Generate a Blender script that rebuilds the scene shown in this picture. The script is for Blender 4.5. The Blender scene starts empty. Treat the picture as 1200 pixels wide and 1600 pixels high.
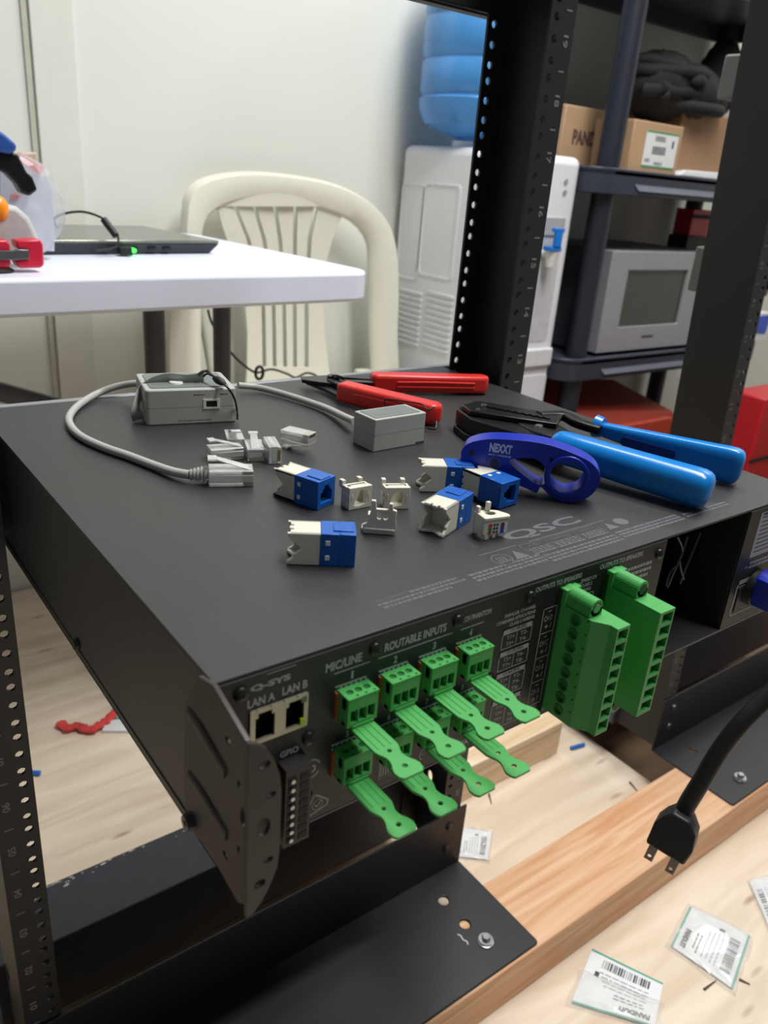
import bpy, bmesh, math, random
from mathutils import Vector, Matrix
random.seed(7)
PI = math.pi
scn = bpy.context.scene
C = scn.collection
# All coordinates below are millimetres: X right along the amplifier's rear panel, Y away from the viewer,
# Z up, with the floor at z = -134.  wv() turns them into metres with the floor at 0.
FL = -134.0
def wv(p): return Vector((p[0]*.001, p[1]*.001, (p[2]-FL)*.001))

# ------------------------------------------------------------------ camera
CR = ((0.8004711, -0.59448311, 0.07639273), (-0.17556865, -0.35442692, -0.91845371), (0.57308086, 0.72178348, -0.3880811))
CC = Vector((-324.15, -528.65, 738.38)); CF = 1245.16
cam = bpy.data.cameras.new('camera'); camo = bpy.data.objects.new('camera', cam); C.objects.link(camo)
rx, ry, rz = [Vector(r) for r in CR]
m = Matrix.Identity(4)
for i in range(3):
    m[i][0] = rx[i]; m[i][1] = -ry[i]; m[i][2] = -rz[i]
m.translation = wv(CC)
camo.matrix_world = m
cam.sensor_fit = 'VERTICAL'; cam.sensor_height = 36; cam.lens = 36*CF/1600
cam.clip_start = .02; cam.clip_end = 30
cam.dof.use_dof = True; cam.dof.focus_distance = .50; cam.dof.aperture_fstop = 12
scn.camera = camo

# ------------------------------------------------------------------ light
w = bpy.data.worlds.new('world'); scn.world = w; w.use_nodes = True
bg = w.node_tree.nodes['Background']; bg.inputs[0].default_value = (.86, .93, 1, 1); bg.inputs[1].default_value = .09
def area(name, loc, size, sy, power, col=(1, .98, .95), rot=(0, 0, 0)):
    l = bpy.data.lights.new(name, 'AREA'); l.shape = 'RECTANGLE'; l.size = size; l.size_y = sy; l.energy = power; l.color = col
    o = bpy.data.objects.new(name, l); o.location = wv(loc); o.rotation_euler = rot; C.objects.link(o); return o
area('ceiling_and_fill_lamp', (500, -450, 2350), .3, 1.2, 31)
area('ceiling_and_fill_lamp', (900, 260, 2350), .3, 1.2, 21)
area('ceiling_and_fill_lamp', (2850, 300, 2350), .3, 1.2, 15)  # added fill without a known fixture, brightens the lid's right side
scn.view_settings.view_transform = 'Standard'; scn.view_settings.look = 'None'
scn.view_settings.exposure = 0.36; scn.view_settings.gamma = 1

# ------------------------------------------------------------------ materials
def lin(c): return tuple(((v/255)/12.92 if v/255 <= .04045 else ((v/255+.055)/1.055)**2.4) for v in c)
MC = {}
def mat(name, rgb, rough=.5, metal=0, trans=0, noise=.06, nscale=60, bump=0, bscale=900, spec=.5, alpha=1, coat=0, sub=0, emit=None):
    if name in MC: return MC[name]
    M = bpy.data.materials.new(name); M.use_nodes = True; MC[name] = M
    nt = M.node_tree; b = nt.nodes['Principled BSDF']
    c = lin(rgb)
    b.inputs['Roughness'].default_value = rough; b.inputs['Metallic'].default_value = metal
    b.inputs['Transmission Weight'].default_value = trans; b.inputs['Specular IOR Level'].default_value = spec
    b.inputs['Alpha'].default_value = alpha; b.inputs['Coat Weight'].default_value = coat
    if sub: b.inputs['Subsurface Weight'].default_value = sub; b.inputs['Subsurface Scale'].default_value = .002
    tc = nt.nodes.new('ShaderNodeTexCoord')
    n = nt.nodes.new('ShaderNodeTexNoise'); n.inputs['Scale'].default_value = nscale; n.inputs['Detail'].default_value = 4
    nt.links.new(tc.outputs['Object'], n.inputs['Vector'])
    r = nt.nodes.new('ShaderNodeValToRGB')
    r.color_ramp.elements[0].position = .3; r.color_ramp.elements[1].position = .7
    r.color_ramp.elements[0].color = tuple(v*(1-noise) for v in c)+(1,); r.color_ramp.elements[1].color = tuple(min(1, v*(1+noise)) for v in c)+(1,)
    nt.links.new(n.outputs['Fac'], r.inputs['Fac']); nt.links.new(r.outputs['Color'], b.inputs['Base Color'])
    if bump:
        n2 = nt.nodes.new('ShaderNodeTexNoise'); n2.inputs['Scale'].default_value = bscale
        nt.links.new(tc.outputs['Object'], n2.inputs['Vector'])
        bp = nt.nodes.new('ShaderNodeBump'); bp.inputs['Strength'].default_value = bump; bp.inputs['Distance'].default_value = .0004
        nt.links.new(n2.outputs['Fac'], bp.inputs['Height']); nt.links.new(bp.outputs['Normal'], b.inputs['Normal'])
    if emit:
        b.inputs['Emission Color'].default_value = lin(emit)+(1,); b.inputs['Emission Strength'].default_value = 2
    return M
def woodmat(name, base, dark, sx, sy, grain=.5, knots=False, rough=.6):
    M = bpy.data.materials.new(name); M.use_nodes = True; MC[name] = M
    nt = M.node_tree; b = nt.nodes['Principled BSDF']; b.inputs['Roughness'].default_value = rough; b.inputs['Specular IOR Level'].default_value = .3
    tc = nt.nodes.new('ShaderNodeTexCoord'); mp = nt.nodes.new('ShaderNodeMapping'); mp.inputs['Scale'].default_value = (sx, sy, sy)
    nt.links.new(tc.outputs['Object'], mp.inputs['Vector'])
    n = nt.nodes.new('ShaderNodeTexNoise'); n.inputs['Scale'].default_value = 3; n.inputs['Detail'].default_value = 8; n.inputs['Distortion'].default_value = 1.2
    nt.links.new(mp.outputs[0], n.inputs['Vector'])
    r = nt.nodes.new('ShaderNodeValToRGB'); r.color_ramp.elements[0].position = .3; r.color_ramp.elements[1].position = .3+grain
    r.color_ramp.elements[0].color = lin(dark)+(1,); r.color_ramp.elements[1].color = lin(base)+(1,)
    nt.links.new(n.outputs['Fac'], r.inputs['Fac'])
    out = r.outputs['Color']
    if knots:
        mp2 = nt.nodes.new('ShaderNodeMapping'); mp2.inputs['Scale'].default_value = (7, 26, 10)
        nt.links.new(tc.outputs['Object'], mp2.inputs['Vector'])
        v = nt.nodes.new('ShaderNodeTexVoronoi'); v.inputs['Scale'].default_value = 1.0
        nt.links.new(mp2.outputs[0], v.inputs['Vector'])
        r2 = nt.nodes.new('ShaderNodeValToRGB'); r2.color_ramp.elements[0].position = .04; r2.color_ramp.elements[1].position = .14
        r2.color_ramp.elements[0].color = (.45, .38, .32, 1); r2.color_ramp.elements[1].color = (1, 1, 1, 1)
        nt.links.new(v.outputs['Distance'], r2.inputs['Fac'])
        mx = nt.nodes.new('ShaderNodeMix'); mx.data_type = 'RGBA'; mx.blend_type = 'MULTIPLY'; mx.inputs['Factor'].default_value = .8
        nt.links.new(out, mx.inputs['A']); nt.links.new(r2.outputs['Color'], mx.inputs['B']); out = mx.outputs['Result']
    nt.links.new(out, b.inputs['Base Color'])
    return M
black = mat('black_powder_coat', (38, 38, 40), .42, noise=.05, bump=.25, bscale=1500)
blackpost = mat('black_rack_paint', (36, 37, 40), .5, noise=.05, bump=.1)
amptop = mat('amplifier_textured_black', (46, 47, 48), .40, noise=.06, bump=.45, bscale=1800)
ampblk = mat('amplifier_panel_black', (26, 27, 28), .5, noise=.04)
darkin = mat('dark_interior', (10, 10, 10), .7)
ink = mat('light_grey_ink', (158, 160, 160), .6)
inkdim = mat('faint_grey_ink', (84, 86, 90), .6)
green = mat('green_terminal_plastic', (70, 160, 80), .45, noise=.03, spec=.4)
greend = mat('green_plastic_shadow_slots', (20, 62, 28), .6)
steel = mat('zinc_steel', (175, 178, 178), .3, 1)
white = mat('white_plastic', (226, 226, 220), .4, noise=.02)
cream = mat('cream_plastic', (222, 220, 206), .35, noise=.02)
jackw = mat('ivory_jack_plastic', (214, 212, 198), .42, noise=.02, sub=.1)
jackb = mat('blue_jack_plastic', (8, 88, 178), .38, noise=.03)
clear = mat('clear_plastic', (246, 248, 246), .16, trans=.62, noise=.01, spec=.8)
gold = mat('gold_contacts', (196, 168, 96), .3, 1)
greyp = mat('pale_grey_plastic', (172, 176, 168), .5, noise=.02)
greyl = mat('grey_label', (112, 120, 118), .5)
cordg = mat('grey_cable_jacket', (176, 176, 172), .45, noise=.02)
rubber = mat('black_rubber', (22, 22, 23), .5)
red = mat('red_tool_plastic', (216, 46, 40), .35, noise=.03)
blueh = mat('bright_blue_grip', (0, 124, 206), .26, noise=.03, spec=.6)
blues = mat('royal_blue_plastic', (20, 44, 168), .33, noise=.03)
toolblk = mat('black_tool_steel', (24, 26, 28), .32, .3)
wallm = mat('wall_paint', (222, 224, 216), .7, noise=.015, nscale=3)
trimm = mat('wall_trim_paint', (219, 220, 210), .7, noise=.02)
shelfm = mat('slate_grey_plastic', (50, 54, 68), .42, noise=.04)
card = mat('cardboard', (182, 150, 116), .75, noise=.05, nscale=25)
papr = mat('white_paper', (226, 230, 232), .6, noise=.03)
floorm = woodmat('light_plywood', (234, 219, 199), (210, 190, 166), 1.2, 7, .35, knots=True)
shadefl = woodmat('shaded_brown_floor', (120, 96, 72), (84, 66, 50), 1, 6, .4)  # brown tone carries the second rack's shadow where the floor lies bare
plankm = woodmat('pine_plank', (226, 190, 156), (202, 148, 106), 1.4, 22, .4)
plankl = woodmat('pale_pine_plank', (236, 220, 194), (210, 178, 138), 1.4, 22, .4)

# ------------------------------------------------------------------ pixel rays (1200 x 1600 frame) -> points on real planes
def _ray(x, y):
    a = (x-600)/CF; b = (y-800)/CF
    return rx*a + ry*b + rz
def onz(x, y, z): d = _ray(x, y); return CC + d*((z-CC.z)/d.z)
def ony(x, y, Y): d = _ray(x, y); return CC + d*((Y-CC.y)/d.y)
def onx(x, y, X): d = _ray(x, y); return CC + d*((X-CC.x)/d.x)

# ------------------------------------------------------------------ mesh builder
AX = {'x': lambda p, q, t: Vector((t, p, q)), 'y': lambda p, q, t: Vector((p, t, q)), 'z': lambda p, q, t: Vector((p, q, t))}
def circ(cx, cy, r, n=16, ry_=None, a0=0):
    return [(cx+r*math.cos(a0+2*PI*i/n), cy+(ry_ or r)*math.sin(a0+2*PI*i/n)) for i in range(n)]
def rrect(x0, x1, y0, y1, r, n=4):
    out = []
    for cx, cy, a in ((x1-r, y1-r, 0), (x0+r, y1-r, PI/2), (x0+r, y0+r, PI), (x1-r, y0+r, 1.5*PI)):
        for i in range(n+1): out.append((cx+r*math.cos(a+i*PI/2/n), cy+r*math.sin(a+i*PI/2/n)))
    return out
def smooth(pts, k=6, closed=False):
    P = [Vector(p) for p in pts]; out = []; n = len(P)
    rng = range(n) if closed else range(n-1)
    for i in rng:
        if closed: a, b, c, d = P[(i-1) % n], P[i], P[(i+1) % n], P[(i+2) % n]
        else: a, b, c, d = P[max(i-1, 0)], P[i], P[i+1], P[min(i+2, n-1)]
        for j in range(k):
            t = j/k
            out.append(.5*((2*b)+(-a+c)*t+(2*a-5*b+4*c-d)*t*t+(-a+3*b-3*c+d)*t**3))
    if not closed: out.append(P[-1])
    return out
class G:
    def __init__(s): s.bm = bmesh.new(); s.M = Matrix.Identity(4); s.m = 0
    def v(s, p): return s.bm.verts.new(s.M @ Vector(p))
    def f(s, vs):
        try: fc = s.bm.faces.new(vs); fc.material_index = s.m; return fc
        except ValueError: return None
    def box(s, x0, x1, y0, y1, z0, z1):
        V = [s.v((x, y, z)) for x in (x0, x1) for y in (y0, y1) for z in (z0, z1)]
        for q in ((0, 1, 3, 2), (4, 6, 7, 5), (0, 4, 5, 1), (2, 3, 7, 6), (0, 2, 6, 4), (1, 5, 7, 3)): s.f([V[i] for i in q])
        return s
    def hull8(s, a, b):     # two quads of 4 points each
        A = [s.v(p) for p in a]; B = [s.v(p) for p in b]
        s.f(A[::-1]); s.f(B)
        for i in range(4): s.f([A[i], A[(i+1) % 4], B[(i+1) % 4], B[i]])
        return s
    def plate(s, outer, holes, a, b, ax='z'):
        fn = AX[ax]
        if not holes:
            A = [s.v(fn(p[0], p[1], a)) for p in outer]; B = [s.v(fn(p[0], p[1], b)) for p in outer]
            s.f(A[::-1]); s.f(B)
            for i in range(len(A)): s.f([A[i], A[(i+1) % len(A)], B[(i+1) % len(A)], B[i]])
            return s
        rings = []
        for t in (a, b):
            E = []; R = []
            for lp in [outer]+list(holes):
                V = [s.v(fn(p[0], p[1], t)) for p in lp]; R.append(V)
                for i in range(len(V)): E.append(s.bm.edges.new((V[i], V[(i+1) % len(V)])))
            r = bmesh.ops.triangle_fill(s.bm, edges=E, use_beauty=True)
            for g in r['geom']:
                if isinstance(g, bmesh.types.BMFace): g.material_index = s.m
            rings.append(R)
        for A, B in zip(*rings):
            for i in range(len(A)): s.f([A[i], A[(i+1) % len(A)], B[(i+1) % len(A)], B[i]])
        return s
    def cells(s, x0, x1, z0, z1, holes, y0, y1):
        """upright strip in the XZ plane with a column of round holes (cx, cz, r), solid and closed"""
        hs = sorted(holes, key=lambda h: h[1]); cuts = [z0]+[(a[1]+b[1])/2 for a, b in zip(hs, hs[1:])]+[z1]
        for (cx, cz, r), a, b in zip(hs, cuts, cuts[1:]):
            O = [(x1, cz), (x1, b), (cx, b), (x0, b), (x0, cz), (x0, a), (cx, a), (x1, a)]; I = circ(cx, cz, r, 8)
            R_ = [([s.v((x, y, z)) for x, z in O], [s.v((x, y, z)) for x, z in I]) for y in (y0, y1)]
            for oo, ii in R_:
                for i in range(8): s.f([oo[i], oo[(i+1) % 8], ii[(i+1) % 8], ii[i]])
            (o0, i0), (o1, i1) = R_
            for i in range(8): s.f([i0[i], i0[(i+1) % 8], i1[(i+1) % 8], i1[i]])
            for i in (0, 3, 4, 7): s.f([o0[i], o0[(i+1) % 8], o1[(i+1) % 8], o1[i]])
        return s
    def cyl(s, p0, p1, r0, r1=None, n=16):
        r1 = r0 if r1 is None else r1
        p0, p1 = Vector(p0), Vector(p1); d = (p1-p0).normalized()
        u = d.orthogonal().normalized(); w_ = d.cross(u)
        A = [s.v(p0+(u*math.cos(2*PI*i/n)+w_*math.sin(2*PI*i/n))*r0) for i in range(n)]
        B = [s.v(p1+(u*math.cos(2*PI*i/n)+w_*math.sin(2*PI*i/n))*r1) for i in range(n)]
        s.f(A[::-1]); s.f(B)
        for i in range(n): s.f([A[i], A[(i+1) % n], B[(i+1) % n], B[i]])
        return s
    def sweep(s, pts, prof, up=(0, 0, 1), closed=False, scale=None, cap=True):
        P = [Vector(p) for p in pts]; n = len(P); rings = []; up = Vector(up)
        for i in range(n):
            if closed: d = (P[(i+1) % n]-P[i-1]).normalized()
            else: d = (P[min(i+1, n-1)]-P[max(i-1, 0)]).normalized()
            u = d.cross(up)
            if u.length < 1e-4: u = d.orthogonal()
            u.normalize(); w_ = u.cross(d).normalized()
            k = scale[i] if scale else 1
            rings.append([s.v(P[i]+u*a*k+w_*b*k) for a, b in prof])
        m_ = len(prof)
        for i in range(n if closed else n-1):
            A, B = rings[i], rings[(i+1) % n]
            for j in range(m_): s.f([A[j], A[(j+1) % m_], B[(j+1) % m_], B[j]])
        if not closed and cap: s.f(rings[0][::-1]); s.f(rings[-1])
        return s
    def tube(s, pts, r, n=12, k=6, up=(0, 0, 1), closed=False, raw=False):
        P = pts if raw else smooth(pts, k, closed)
        return s.sweep(P, circ(0, 0, r, n), up, closed)
    def lathe(s, prof, n=32, c=(0, 0, 0)):
        c = Vector(c); rings = []
        for r, z in prof: rings.append([s.v(c+Vector((r*math.cos(2*PI*i/n), r*math.sin(2*PI*i/n), z))) for i in range(n)])
        for A, B in zip(rings, rings[1:]):
            for i in range(n): s.f([A[i], A[(i+1) % n], B[(i+1) % n], B[i]])
        s.f(rings[0][::-1]); s.f(rings[-1]); return s
    def blob(s, c, rad, n=10, jit=0):
        c = Vector(c); rings = []
        for i in range(1, n):
            a = PI*i/n
            rings.append([s.v(c+Vector((rad[0]*math.sin(a)*math.cos(b), rad[1]*math.sin(a)*math.sin(b), rad[2]*math.cos(a)))*(1+random.uniform(-jit, jit))) for b in [2*PI*j/(2*n) for j in range(2*n)]])
        for A, B in zip(rings, rings[1:]):
            for j in range(2*n): s.f([A[j], A[(j+1) % (2*n)], B[(j+1) % (2*n)], B[j]])
        s.f(rings[0][::-1]); s.f(rings[-1]); return s
    def text(s, body, o, ex, ey, w_=None, h=None, bold=.02, center=False):
        """flat lettering: o = lower left, ex/ey unit directions, w_ = width, h = cap height (mm)"""
        cu = bpy.data.curves.new('t', 'FONT'); cu.body = body; cu.size = 1; cu.offset = bold; cu.resolution_u = 3
        ob = bpy.data.objects.new('t', cu); me = bpy.data.meshes.new_from_object(ob)
        xs = [v.co.x for v in me.vertices]; ys = [v.co.y for v in me.vertices]
        if not xs: return s
        x0, x1 = min(xs), max(xs); y0, y1 = min(ys), max(ys)
        if y1-y0 < .3: y0, y1 = 0, .73
        kx = (w_/(x1-x0)) if w_ else None; ky = (h/(y1-y0)) if h else kx
        if kx is None: kx = ky*.8
        o, ex, ey = Vector(o), Vector(ex), Vector(ey)
        if center: o = o-ex*((x1-x0)*kx/2)
        V = [s.v(o+ex*((v.co.x-x0)*kx)+ey*((v.co.y-y0)*ky)) for v in me.vertices]
        for p in me.polygons: s.f([V[i] for i in p.vertices])
        bpy.data.objects.remove(ob); bpy.data.curves.remove(cu); bpy.data.meshes.remove(me)
        return s
    def quad(s, o, ex, ey, x0, x1, y0, y1):
        o, ex, ey = Vector(o), Vector(ex), Vector(ey)
        s.f([s.v(o+ex*x+ey*y) for x, y in ((x0, y0), (x1, y0), (x1, y1), (x0, y1))]); return s
    def micro(s, o, ex, ey, wid, rows, pitch, h):
        for r in range(rows):
            x = 0
            while x < wid:
                l = random.uniform(1.2, 3.6)
                s.quad(o, ex, ey, x, min(x+l, wid), -r*pitch-h, -r*pitch); x += l+.55
        return s
MM = {}
def mmof(o): return MM.get(o.name, Matrix.Identity(4))
def thing(name, label, cat, loc, rz=0, group=None, rot=None):
    o = bpy.data.objects.new(name, None); C.objects.link(o); o.empty_display_size = .01
    R_ = Matrix.Rotation(rz, 4, 'Z') if rot is None else rot
    MM[o.name] = Matrix.Translation(Vector(loc)) @ R_
    o.matrix_world = Matrix.Translation(wv(loc)) @ R_
    tag(o, label, cat, group); return o
def tag(o, label, cat, group=None):
    o['label'] = label; o['category'] = cat
    if group: o['group'] = group
    return o
def build(g, name, mats, parent=None, world=True, bevel=0, smooth_=False, label=None, seg=2):
    """world=True: vertices are in world millimetres; otherwise in the parent's own frame."""
    if not isinstance(mats, (list, tuple)): mats = [mats]
    bmesh.ops.recalc_face_normals(g.bm, faces=g.bm.faces[:])
    me = bpy.data.meshes.new(name)
    if parent is None:
        xs = [v.co for v in g.bm.verts]
        c = Vector(((min(v.x for v in xs)+max(v.x for v in xs))/2, (min(v.y for v in xs)+max(v.y for v in xs))/2, min(v.z for v in xs)))
        M_ = Matrix.Translation(c); MM_ = M_
        for v in g.bm.verts: v.co = (v.co-c)*.001
    else:
        M_ = mmof(parent)
        inv = M_.inverted() if world else Matrix.Identity(4)
        for v in g.bm.verts: v.co = (inv @ v.co)*.001
    for f_ in g.bm.faces: f_.smooth = smooth_
    g.bm.to_mesh(me); g.bm.free()
    for mt in mats: me.materials.append(mt)
    o = bpy.data.objects.new(name, me); C.objects.link(o)
    if parent is None: o.matrix_world = Matrix.Translation(wv(M_.translation))
    else: o.parent = parent
    MM[o.name] = M_
    if bevel:
        b = o.modifiers.new('bevel', 'BEVEL'); b.width = bevel*.001; b.segments = seg; b.limit_method = 'ANGLE'; b.angle_limit = math.radians(40)
        if seg > 1:
            for p in me.polygons: p.use_smooth = True
            try: me.set_sharp_from_angle(angle=math.radians(50))
            except Exception: pass
    elif smooth_:
        try: me.set_sharp_from_angle(angle=math.radians(40))
        except Exception: pass
    if label: o['label'] = label
    return o
def struct(o): o['kind'] = 'structure'; return o
def copy_tree(o, parent=None):
    c = o.copy(); C.objects.link(c)
    if parent: c.parent = parent
    for ch in list(o.children): copy_tree(ch, c)
    MM[c.name] = mmof(o)
    return c
def place(o, loc, rz=0, label=None, rot=None):
    R_ = Matrix.Rotation(rz, 4, 'Z') if rot is None else rot
    o.matrix_world = Matrix.Translation(wv(loc)) @ R_
    MM[o.name] = Matrix.Translation(Vector(loc)) @ R_
    if label: o['label'] = label
    return o
XX, YY, ZZ = Vector((1, 0, 0)), Vector((0, 1, 0)), Vector((0, 0, 1))

# ================================================================== SETTING
g = G(); g.box(-1600, 3400, -1400, 1108, -170, -147); struct(build(g, 'floor', shadefl))
g = G(); g.box(-1600, 3400, 1108, 1200, -170, 2400); struct(build(g, 'wall_back', wallm))
g = G(); g.box(3400, 3500, -1400, 1200, -170, 2400); struct(build(g, 'wall_right', wallm))
g = G()
g.box(116, 190, 1100, 1108, -134, 2400)
struct(build(g, 'trim_1', trimm, bevel=2))
g = G(); g.box(104, 113, 1103, 1108, -134, 2400)
struct(build(g, 'painted_shadow_gap', mat('shadow_gap_strip', (186, 186, 170), .7)))  # raised strip whose darker tone stands in for the groove's shade
# plywood sheets
g = G(); g.box(-1500, 688, -40, 1098, -147, -134)
tag(build(g, 'plywood_sheet', floorm, bevel=.6, seg=1), 'pale plywood sheet lying under the rack and the white table', 'plywood')
g = G(); g.box(-1500, 1900, -1300, -42, -147, -134)
tag(build(g, 'plywood_sheet', floorm, bevel=.6, seg=1), 'pale plywood sheet in the foreground, under the small label bags', 'plywood')
g = G(); g.box(-900, 2000, -147, -46, -134, -70)
tag(build(g, 'wooden_plank', plankm, bevel=1.5), 'orange-brown pine plank in front, bolted under the near base angles', 'plank')
g = G(); g.box(-900, 609, 124, 222, -134, -70)
tag(build(g, 'wooden_plank', plankl, bevel=1.5), 'pale pine plank behind the amplifier, under the far base angle', 'plank')

# ================================================================== RACK 1
Z0 = 30.0; U = 44.45
def unitholes(k0, k1): return [Z0+U*(k-1)+d for k in range(k0, k1+1) for d in (6.35, 22.225, 38.1)]
def post(sign, M=None, top=1180, webholes=()):
    """C channel, near flange at y 0, opening towards -sign; x measured from rack centre"""
    g = G()
    if M is not None: g.M = M
    a, b = 225*sign, 255*sign
    xs = sorted((a, b)); hx = 232.5*sign
    for y0, y1 in ((0, 2.5), (73.5, 76)):
        g.cells(xs[0], xs[1], -67, top, [(hx, z, 3.3) for z in unitholes(1, 25)], y0, y1)
    w0, w1 = sorted((b-2.5*sign, b))
    g.plate([(2.5, -67), (73.5, -67), (73.5, top), (2.5, top)], [circ(58, 31, 5, 14, 9)], w0, w1, 'x')
    return g
def numbers(sign, k0, k1, M=None, xn=246.5):
    g = G()
    if M is not None: g.M = M
    for k in range(k0, k1+1):
        zc = Z0+U*(k-.5); t = '%02d' % k
        if sign > 0: g.text(t, ((xn-3.0), -.12, zc+4.6), -ZZ, XX, 9.2, 6, .03)
        else: g.text(t, ((-xn+3.0), -.12, zc-4.6), ZZ, -XX, 9.2, 6, .03)
        zb = Z0+U*(k-1); g.quad((sign*xn, -.12, zb), XX, ZZ, -3.4, 3.4, -.7, .7)
    return g
rack = thing('equipment_rack', 'black two-post equipment rack that holds the amplifier, numbered 01 to 19', 'rack', (0, 40, -70))
pl = build(post(-1), 'post', blackpost, rack)
pr_ = build(post(1), 'post', blackpost, rack)
build(numbers(-1, 1, 25), 'unit_numbers', mat('post_ink', (120, 122, 120), .6), pl)
build(numbers(1, 1, 25), 'unit_numbers', mat('post_ink', (120, 122, 120), .6), pr_)
def angle(x0, x1, near=True, holes=True):
    g = G(); s_ = -1 if near else 1
    y0 = -3 if near else 76
    g.plate([(x0, -70), (x1, -70), (x1, 26), (x0, 26)], [], y0, y0+3, 'y')
    if near: ya, yb = -144, 0
    else: ya, yb = 76, 236
    hs = []
    if holes and near:
        for sx in ((x1-57, x0+57)): hs += [circ(sx, -39, 6.5, 14), circ(sx, -78, 6.5, 14)]
    g.plate(rrect(x0, x1, ya, yb, 4, 2), hs, -70, -67, 'z')
    return g
def baseangle_mat():
    M = mat('black_angle_paint', (27, 29, 34), .42, noise=.06, bump=.2, bscale=1200)
    return M
angm = baseangle_mat()
dust = mat('dusty_angle_paint', (52, 55, 62), .5, noise=.12)
build(angle(-264, 264), 'base_angle', angm, rack, bevel=1.2)
build(angle(-264, 264, False), 'base_angle', dust, rack, bevel=1.2, label='dusty black base angle')
g = G()
for i in range(36):      # chips of plaster dust along the far angle's back edge
    x = random.choice((random.uniform(-200, -120), random.uniform(-200, 0), random.uniform(-40, 60)));  y = 234-abs(random.gauss(0, 5)); r = random.uniform(.8, 3.4)
    g.plate([(x+r*random.uniform(.6, 1.6)*math.cos(a), y+r*.5*random.uniform(.5, 1.2)*math.sin(a)) for a in [j*PI/3.5 for j in range(7)]], [], -67, -66.8)
build(g, 'plaster_dust', mat('plaster_dust_white', (190, 192, 192), .9), rack)['kind'] = 'stuff'
def bolt(x, y, name='bolt', par=None, z=-67):
    g = G(); g.lathe([(9.5, z), (9.5, z+1.6), (7.5, z+2.2), (7.5, z+3), (8.5, z+3.2), (8.5, z+4.2), (0.1, z+4.3)], 24, (x, y, 0))
    g.lathe([(5.2, z+4.2), (5.2, z+8), (4.4, z+8.8), (.1, z+8.8)], 6, (x, y, 0)); return build(g, name, steel, par, label='zinc hex bolt and washer')
bolt(211, -109, par=rack); bolt(-205, -109, par=rack)
for x in (238, -238):
    for z in (-32, 4): g = G(); g.cyl((x, -3, z), (x, -6, z), 5.5, 5, 12); build(g, 'angle_screw', black, rack)
g = G(); g.plate([(-262, 876), (262, 876), (262, 972), (-262, 972)], [], 76, 79, 'y'); g.box(-262, 262, 79, 130, 969, 972)
g.box(-262, 262, 79, 92, 874, 876.5)
build(g, 'top_angle', blackpost, rack, bevel=1)
g = G()      # small chalk scribble by the holes
g.tube([(190, -84, -66.9), (191.5, -88, -66.9), (190.5, -93, -66.9), (192.5, -97, -66.9), (191, -101, -66.9)], .7, 5)
build(g, 'chalk_mark', papr, rack)

# ================================================================== RACK 2 (leans slightly to the left)
lean = Matrix.Translation(Vector((685, 0, -67))) @ Matrix.Rotation(-.066, 4, 'Y') @ Matrix.Translation(Vector((255, 0, 67)))
rack2 = thing('equipment_rack', 'second black two-post rack, to the right of the amplifier, its post leaning a little', 'rack', (940, 40, -70))
p2 = build(post(-1, lean, 1200), 'post', mat('second_rack_paint', (40, 40, 42), .55, noise=.05), rack2)
build(numbers(-1, 1, 25, lean), 'unit_numbers', mat('worn_post_ink', (96, 98, 100), .6), p2)
build(angle(675, 1205), 'base_angle', angm, rack2, bevel=1.2)
build(angle(675, 1205, False, False), 'base_angle', dust, rack2, bevel=1.2)
bolt(738, -117, par=rack2)
for z in (-32, 4): g = G(); g.cyl((706, -3, z), (706, -6, z), 5.5, 5, 12); build(g, 'angle_screw', mat('dull_screw', (90, 90, 92), .4, .8), rack2)
# device in rack 2
t = thing('network_switch', 'black rack device mounted in the second rack at the right edge', 'switch', (930, 100, 640))
g = G(); g.box(716, 1150, 3, 44, 640, 772); build(g, 'chassis', ampblk, t, bevel=1.5)
g = G(); g.box(690, 1170, -3, -1, 640, 772)
g.M = Matrix.Identity(4)
build(g, 'faceplate', ampblk, t) if False else g.bm.free()
g = G()
g.bm.free()
for k in range(3):
    g = G()
    for i in range(9): g.box(724+i*42, 752+i*42, 1.5, 3.2, 655+k*38, 672+k*38)
    build(g, 'port_row', mat('dark_blue_ports', (40, 46, 66), .5), t)

# ================================================================== AMPLIFIER
W = 218.0; YR = -304.4; T = 562.8; H = 89.0
def P(u, v, out=0.0): return Vector((-W+u, YR-out, T-v))
amp = thing('amplifier', 'black rack amplifier with green plugs in its rear panel and tools on its lid', 'amplifier', (0, -110, T-H))
g = G()
YF = 78.4
g.box(-W, W, YR+.8, YF, T-1.5, T)                # lid
g.box(-W, -W+1.5, YR, YF, T-H, T-1.5)            # left side
g.box(W-1.5, W, YR, YF, T-H, T-1.5)
g.box(-W, W, YR, YF, T-H, T-H+1.5)               # bottom
g.box(-W-.5, -W, YR+2, YF-2, T-84, T-82.8)       # side seam
build(g, 'chassis', amptop, amp, bevel=.7)
g = G(); g.box(-241, 241, YF+.2, YF+7, T-H-.5, T+.6); build(g, 'front_panel', mat('grey_front_bezel', (150, 152, 158), .4, .2), amp, bevel=1, label='light grey front bezel')
for y, v in ((-128, 80), (52, 80)):
    g = G(); g.cyl((-W-.3, y, T-v), (-W-2.6, y, T-v), 3.8, 3.0, 16); build(g, 'side_screw', black, amp, smooth_=True)
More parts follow.
